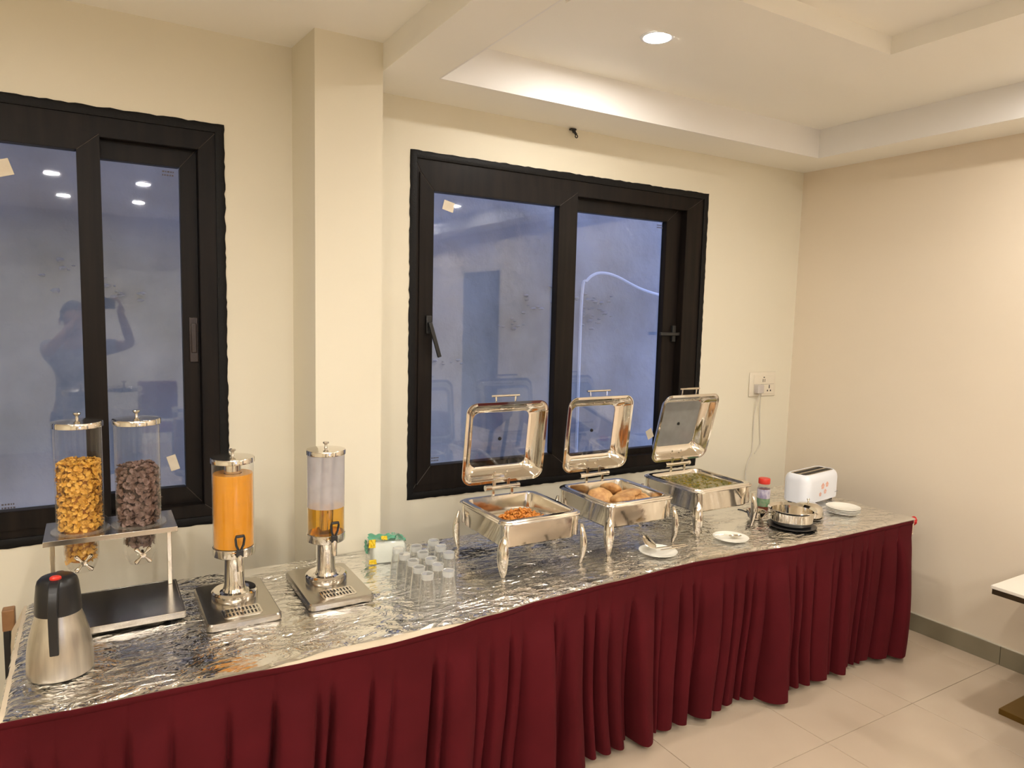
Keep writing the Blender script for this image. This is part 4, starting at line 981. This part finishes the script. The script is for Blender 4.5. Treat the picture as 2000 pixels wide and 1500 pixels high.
cord([(3.843, -.045, 1.35), (3.845, -.030, 1.32), (3.84, -.008, 1.20), (3.842, -.006, 1.0), (3.835, -.007, .93), (3.800, -.008, .87), (3.785, -.010, .80), (3.775, -.030, .70), (3.77, -.05, .45)], 'thin pale cord running straight down from the plug to the table back')
cord([(3.852, -.045, 1.35), (3.868, -.028, 1.30), (3.895, -.008, 1.18), (3.912, -.006, 1.05), (3.918, -.006, .99), (3.893, -.007, .955), (3.86, -.012, .93)], 'thin pale cord bowing to the right below the plug')
hk = thing('ceiling_hook', 'small black metal hook high on the wall above the right window', 'hook', (2.262, -.018, 2.83))
mb = MB(); mb.box(-.020, .014, -.006, .016, .002, .010, .001); mb.tube([(0, 0, .004), (.006, -.004, -.012), (.012, -.008, -.022)], .007, 8)
mb.tube([(.012+.008*cos(a*.7), -.009, -.030+.008*sin(a*.7)) for a in range(10)], .0028, 6); mb.tube([(-.012, 0, .004), (-.008, -.006, -.014)], .003, 6)
mb.build('hook_body', BLACKM, hk)

# ------------------------------------------------------------------ dining table at right, chairs out of frame
dt = thing('dining_table', 'white topped table with dark edge and brass foot against the right wall', 'table', (3.88, -2.25, 0))
MB().box(-.31, .30, -.62, .60, .618, .634, .003).build('tabletop', STONE, dt)
MB().box(-.305, .295, -.615, .595, .592, .618, .002).build('edge_band', mat('dark bronze edge', (.05, .035, .02), .4, .6, var=(20, (.06, .04, .02))), dt)
MB().box(-.226, .226, -.30, .553, .0, .028, .003).build('base_plate', BRASS, dt)
MB().box(-.05, .05, -.02, .08, .028, .592, .004).build('pedestal', BRASS, dt)
plate((3.90, -1.82, .635), .105, 'white plate on the dining table at the right edge', None)
def chair(loc, rz, label):
    t = thing('dining_chair', label, 'chair', loc, rz, 'maroon dining chairs behind the viewer')
    MB().box(-.22, .22, -.22, .22, .40, .47, .025, 3).build('seat', MAROON, t)
    MB().box(-.21, .21, .18, .24, .50, .95, .022, 3).build('backrest', MAROON, t)
    for sx in (-1, 1):
        for sy in (-1, 1): MB().box(sx*.19-.015, sx*.19+.015, sy*.19-.015, sy*.19+.015, 0, .42 if sy < 0 else .6, .003).build('leg', BLACKM, t)
    return t
ch = chair((3.33, -2.33, 0), R(90), 'maroon chair beside the brass-footed dining table, nearer one')
dup(ch, (2.78, -2.62, 0), R(50), 'maroon chair standing free behind the viewer to the right')
dup(ch, (2.2, -4.6, 0), R(10), 'maroon chair at the back of the room')
dup(ch, (.6, -5.6, 0), R(190), 'maroon chair near the rear wall')
dr = struct('door_1', 'dark grey-blue door in the right wall behind the viewer')
MB().box(X1-.03, X1+.002, -5.0, -4.1, 0, 2.35, .004).build('door_leaf', mat('grey door', (.10, .11, .14), .5, var=(8, (.09, .1, .13))), dr)
MB().tube([(X1-.06, -4.2, 1.0), (X1-.06, -4.32, 1.0)], .01, 10).build('door_handle', CHROMEB, dr)

# ------------------------------------------------------------------ the person taking the photograph (seen only as a reflection in the left window)
SKIN = mat('skin', (.30, .16, .095), .5, var=(9, (.33, .18, .11)), bump=(200, .08, .001))
HAIR = mat('dark hair', (.012, .009, .008), .5, bump=(150, .5, .003, (1, 1, .2)))
SHIRT = mat('patterned shirt', (.06, .07, .10), .8, var=(16, (.42, .42, .44)), bump=(90, .2, .002))
JEANS = mat('dark trousers', (.03, .035, .055), .8, var=(30, (.04, .045, .07)), bump=(200, .2, .001))
def skinned(name, pts, edges, m, parent, root=0, sub=2):
    me = bpy.data.meshes.new(name); me.from_pydata([p[:3] for p in pts], edges, []); me.materials.append(m)
    o = bpy.data.objects.new(name, me); C.objects.link(o); o.parent = parent
    md = o.modifiers.new('skin', 'SKIN'); md.use_smooth_shade = True
    if not me.skin_vertices: me.attributes.new('skin_vertices', 'FLOAT', 'POINT')
    sv_ = me.skin_vertices[0].data
    for i, p in enumerate(pts):
        q = p[3] if isinstance(p[3], tuple) else (p[3], p[3]); sv_[i].radius = q
    sv_[root].use_root = True
    sd = o.modifiers.new('sub', 'SUBSURF'); sd.levels = sub; sd.render_levels = sub
    return o
pe = thing('person', 'person in a patterned shirt and dark trousers holding up a phone with both hands', 'person', (-.13, -3.50, 0))
def hand(P, E_, base, d, side, bend, thumb):
    """palm + four curled fingers + thumb; d = palm direction, side = across the palm, bend = curl direction"""
    i0 = len(P); d, side, bend = Vector(d).normalized(), Vector(side).normalized(), Vector(bend).normalized(); b0 = Vector(P[base][:3])
    pm = b0+d*.05; P.append((*pm, (.034, .017))); E_.append((base, i0))
    for k, (off, L) in enumerate(((-.030, .070), (-.010, .080), (.010, .075), (.030, .060))):
        a = pm+d*.038+side*off; j = len(P)
        P.append((*a, .0105)); P.append((*(a+d*L*.45+bend*.008), .0095)); P.append((*(a+d*L*.62+bend*L*.42), .0085)); P.append((*(a+d*L*.45+bend*L*.72), .0075))
        E_ += [(i0, j), (j, j+1), (j+1, j+2), (j+2, j+3)]
    j = len(P); t0 = b0+d*.022+side*thumb*.030; P += [(*t0, .014), (*(t0+side*thumb*.026+d*.022+bend*.008), .0115), (*(t0+side*thumb*.034+d*.048+bend*.016), .0095)]
    E_ += [(base, j), (j, j+1), (j+1, j+2)]
P = [(0, 0, 1.0, (.145, .11)), (0, .005, 1.16, (.125, .095)), (0, .01, 1.32, (.15, .11)), (0, 0, 1.455, (.12, .085)), (0, .01, 1.535, .058), (0, .025, 1.60, (.066, .072)), (0, .035, 1.665, (.078, .092)), (0, .025, 1.735, (.084, .10)), (0, .015, 1.80, (.066, .08)),
     (.10, 0, .93, .098), (.11, .015, .52, .064), (.11, -.015, .12, .043), (.115, .05, .06, .042), (-.10, 0, .93, .098), (-.11, .015, .52, .064), (-.11, -.015, .12, .043), (-.115, .05, .06, .042),
     (.185, 0, 1.465, .062), (.41, .10, 1.50, .045), (.335, .225, 1.745, .030), (-.185, 0, 1.465, .062), (-.17, .22, 1.46, .045), (.055, .215, 1.735, .030)]
E_ = [(0, 1), (1, 2), (2, 3), (3, 4), (4, 5), (5, 6), (6, 7), (7, 8), (0, 9), (9, 10), (10, 11), (11, 12), (0, 13), (13, 14), (14, 15), (15, 16), (3, 17), (17, 18), (18, 19), (3, 20), (20, 21), (21, 22)]
hand(P, E_, 19, (-.05, .1, 1), (0, 1, 0), (-1, 0, .1), -1)
hand(P, E_, 22, (.02, .1, 1), (0, 1, 0), (1, 0, .1), -1)
skinned('body', P, E_, SKIN, pe, 0, 2)
SP = [(0, 0, 1.0, (.162, .125)), (0, .005, 1.16, (.145, .115)), (0, .01, 1.32, (.165, .125)), (0, 0, 1.45, (.135, .10)), (.19, 0, 1.468, .078), (.33, .065, 1.49, .064), (-.19, 0, 1.468, .078), (-.178, .13, 1.462, .064), (0, 0, .90, (.165, .128))]
skinned('shirt', SP, [(8, 0), (0, 1), (1, 2), (2, 3), (3, 4), (4, 5), (3, 6), (6, 7)], SHIRT, pe, 0, 2)
TP = [(0, 0, 1.0, (.152, .118)), (.10, 0, .90, .108), (.11, .015, .52, .078), (.112, -.01, .10, .062), (-.10, 0, .90, .108), (-.11, .015, .52, .078), (-.112, -.01, .10, .062)]
skinned('trousers', TP, [(0, 1), (1, 2), (2, 3), (0, 4), (4, 5), (5, 6)], JEANS, pe, 0, 2)
for s_ in (-1, 1):
    MB().loft([rr(.085, .27, .04, .0, 6, s_*.115, .05), rr(.095, .28, .045, .02, 6, s_*.115, .05), rr(.09, .25, .042, .06, 6, s_*.115, .04), rr(.075, .12, .035, .10, 6, s_*.115, -.02)]).build('shoe', BLACKP, pe)
hm = MB(); n = 22; rings = []
for j in range(9):
    ph = (pi*.62)*j/8; zc, q = 1.735+.125*cos(ph), sin(ph)
    rings.append([((.097+.004*noise.noise(Vector((k*.8, j, 1))))*q*cos(2*pi*k/n), .002+(.118 if sin(2*pi*k/n) < 0 else .098)*q*sin(2*pi*k/n), max(zc, 1.74) if sin(2*pi*k/n) > .2 else zc) for k in range(n)])
hm.loft(rings, True, False); hm.build('hair', HAIR, pe, angle=180)
MB().loft([[(.013*cos(2*pi*k/10)*q, .118+y+.012*sin(2*pi*k/10)*q, z) for k in range(10)] for y, z, q in ((-.012, 1.70, .5), (-.004, 1.68, .8), (.004, 1.662, 1.1), (-.002, 1.652, .9))]).build('nose', SKIN, pe)
MB().loft([[(.026*cos(2*pi*k/12)*q, .100+y+.008*sin(2*pi*k/12)*q, z) for k in range(12)] for y, z, q in ((0, 1.633, .6), (.006, 1.628, 1), (.002, 1.622, 1), (-.002, 1.616, .6))]).build('mouth', mat('lips', (.28, .09, .07), .45, var=(40, (.3, .1, .08))), pe)
for s_ in (-1, 1):
    MB().lathe([(.0001, -.008), (.010, -.004), (.013, 0), (.010, .004), (.0001, .008)], 14, M=Matrix.Translation((s_*.032, .108, 1.70))).build('eye', mat('eye white', (.7, .68, .64), .2, var=(50, (.66, .64, .6))), pe)
    MB().lathe([(.0001, .0), (.0055, .0), (.0055, .004), (.0001, .005)], 12, M=Matrix.Translation((s_*.032, .1175, 1.70)) @ Matrix.Rotation(-pi/2, 4, 'X')).build('pupil', HAIR, pe)
    MB().loft([[(s_*(.092+x), .005+.018*cos(2*pi*k/12)*q, 1.685+.032*sin(2*pi*k/12)*q) for k in range(12)] for x, q in ((0, .7), (.008, 1), (.013, .8))]).build('ear', SKIN, pe)
ph = MB().box(-.03, .165, -3.262, -3.250, 1.795, 1.885, .008, 3).build('phone', BLACKP); tag(ph, 'black phone held up in landscape by the person', 'phone')
MB().box(-.022, .157, -3.2635, -3.2615, 1.80, 1.88, .0005).build('screen', mat('phone screen', (.02, .02, .025), .1, bump=(50, .02, .001)), ph)
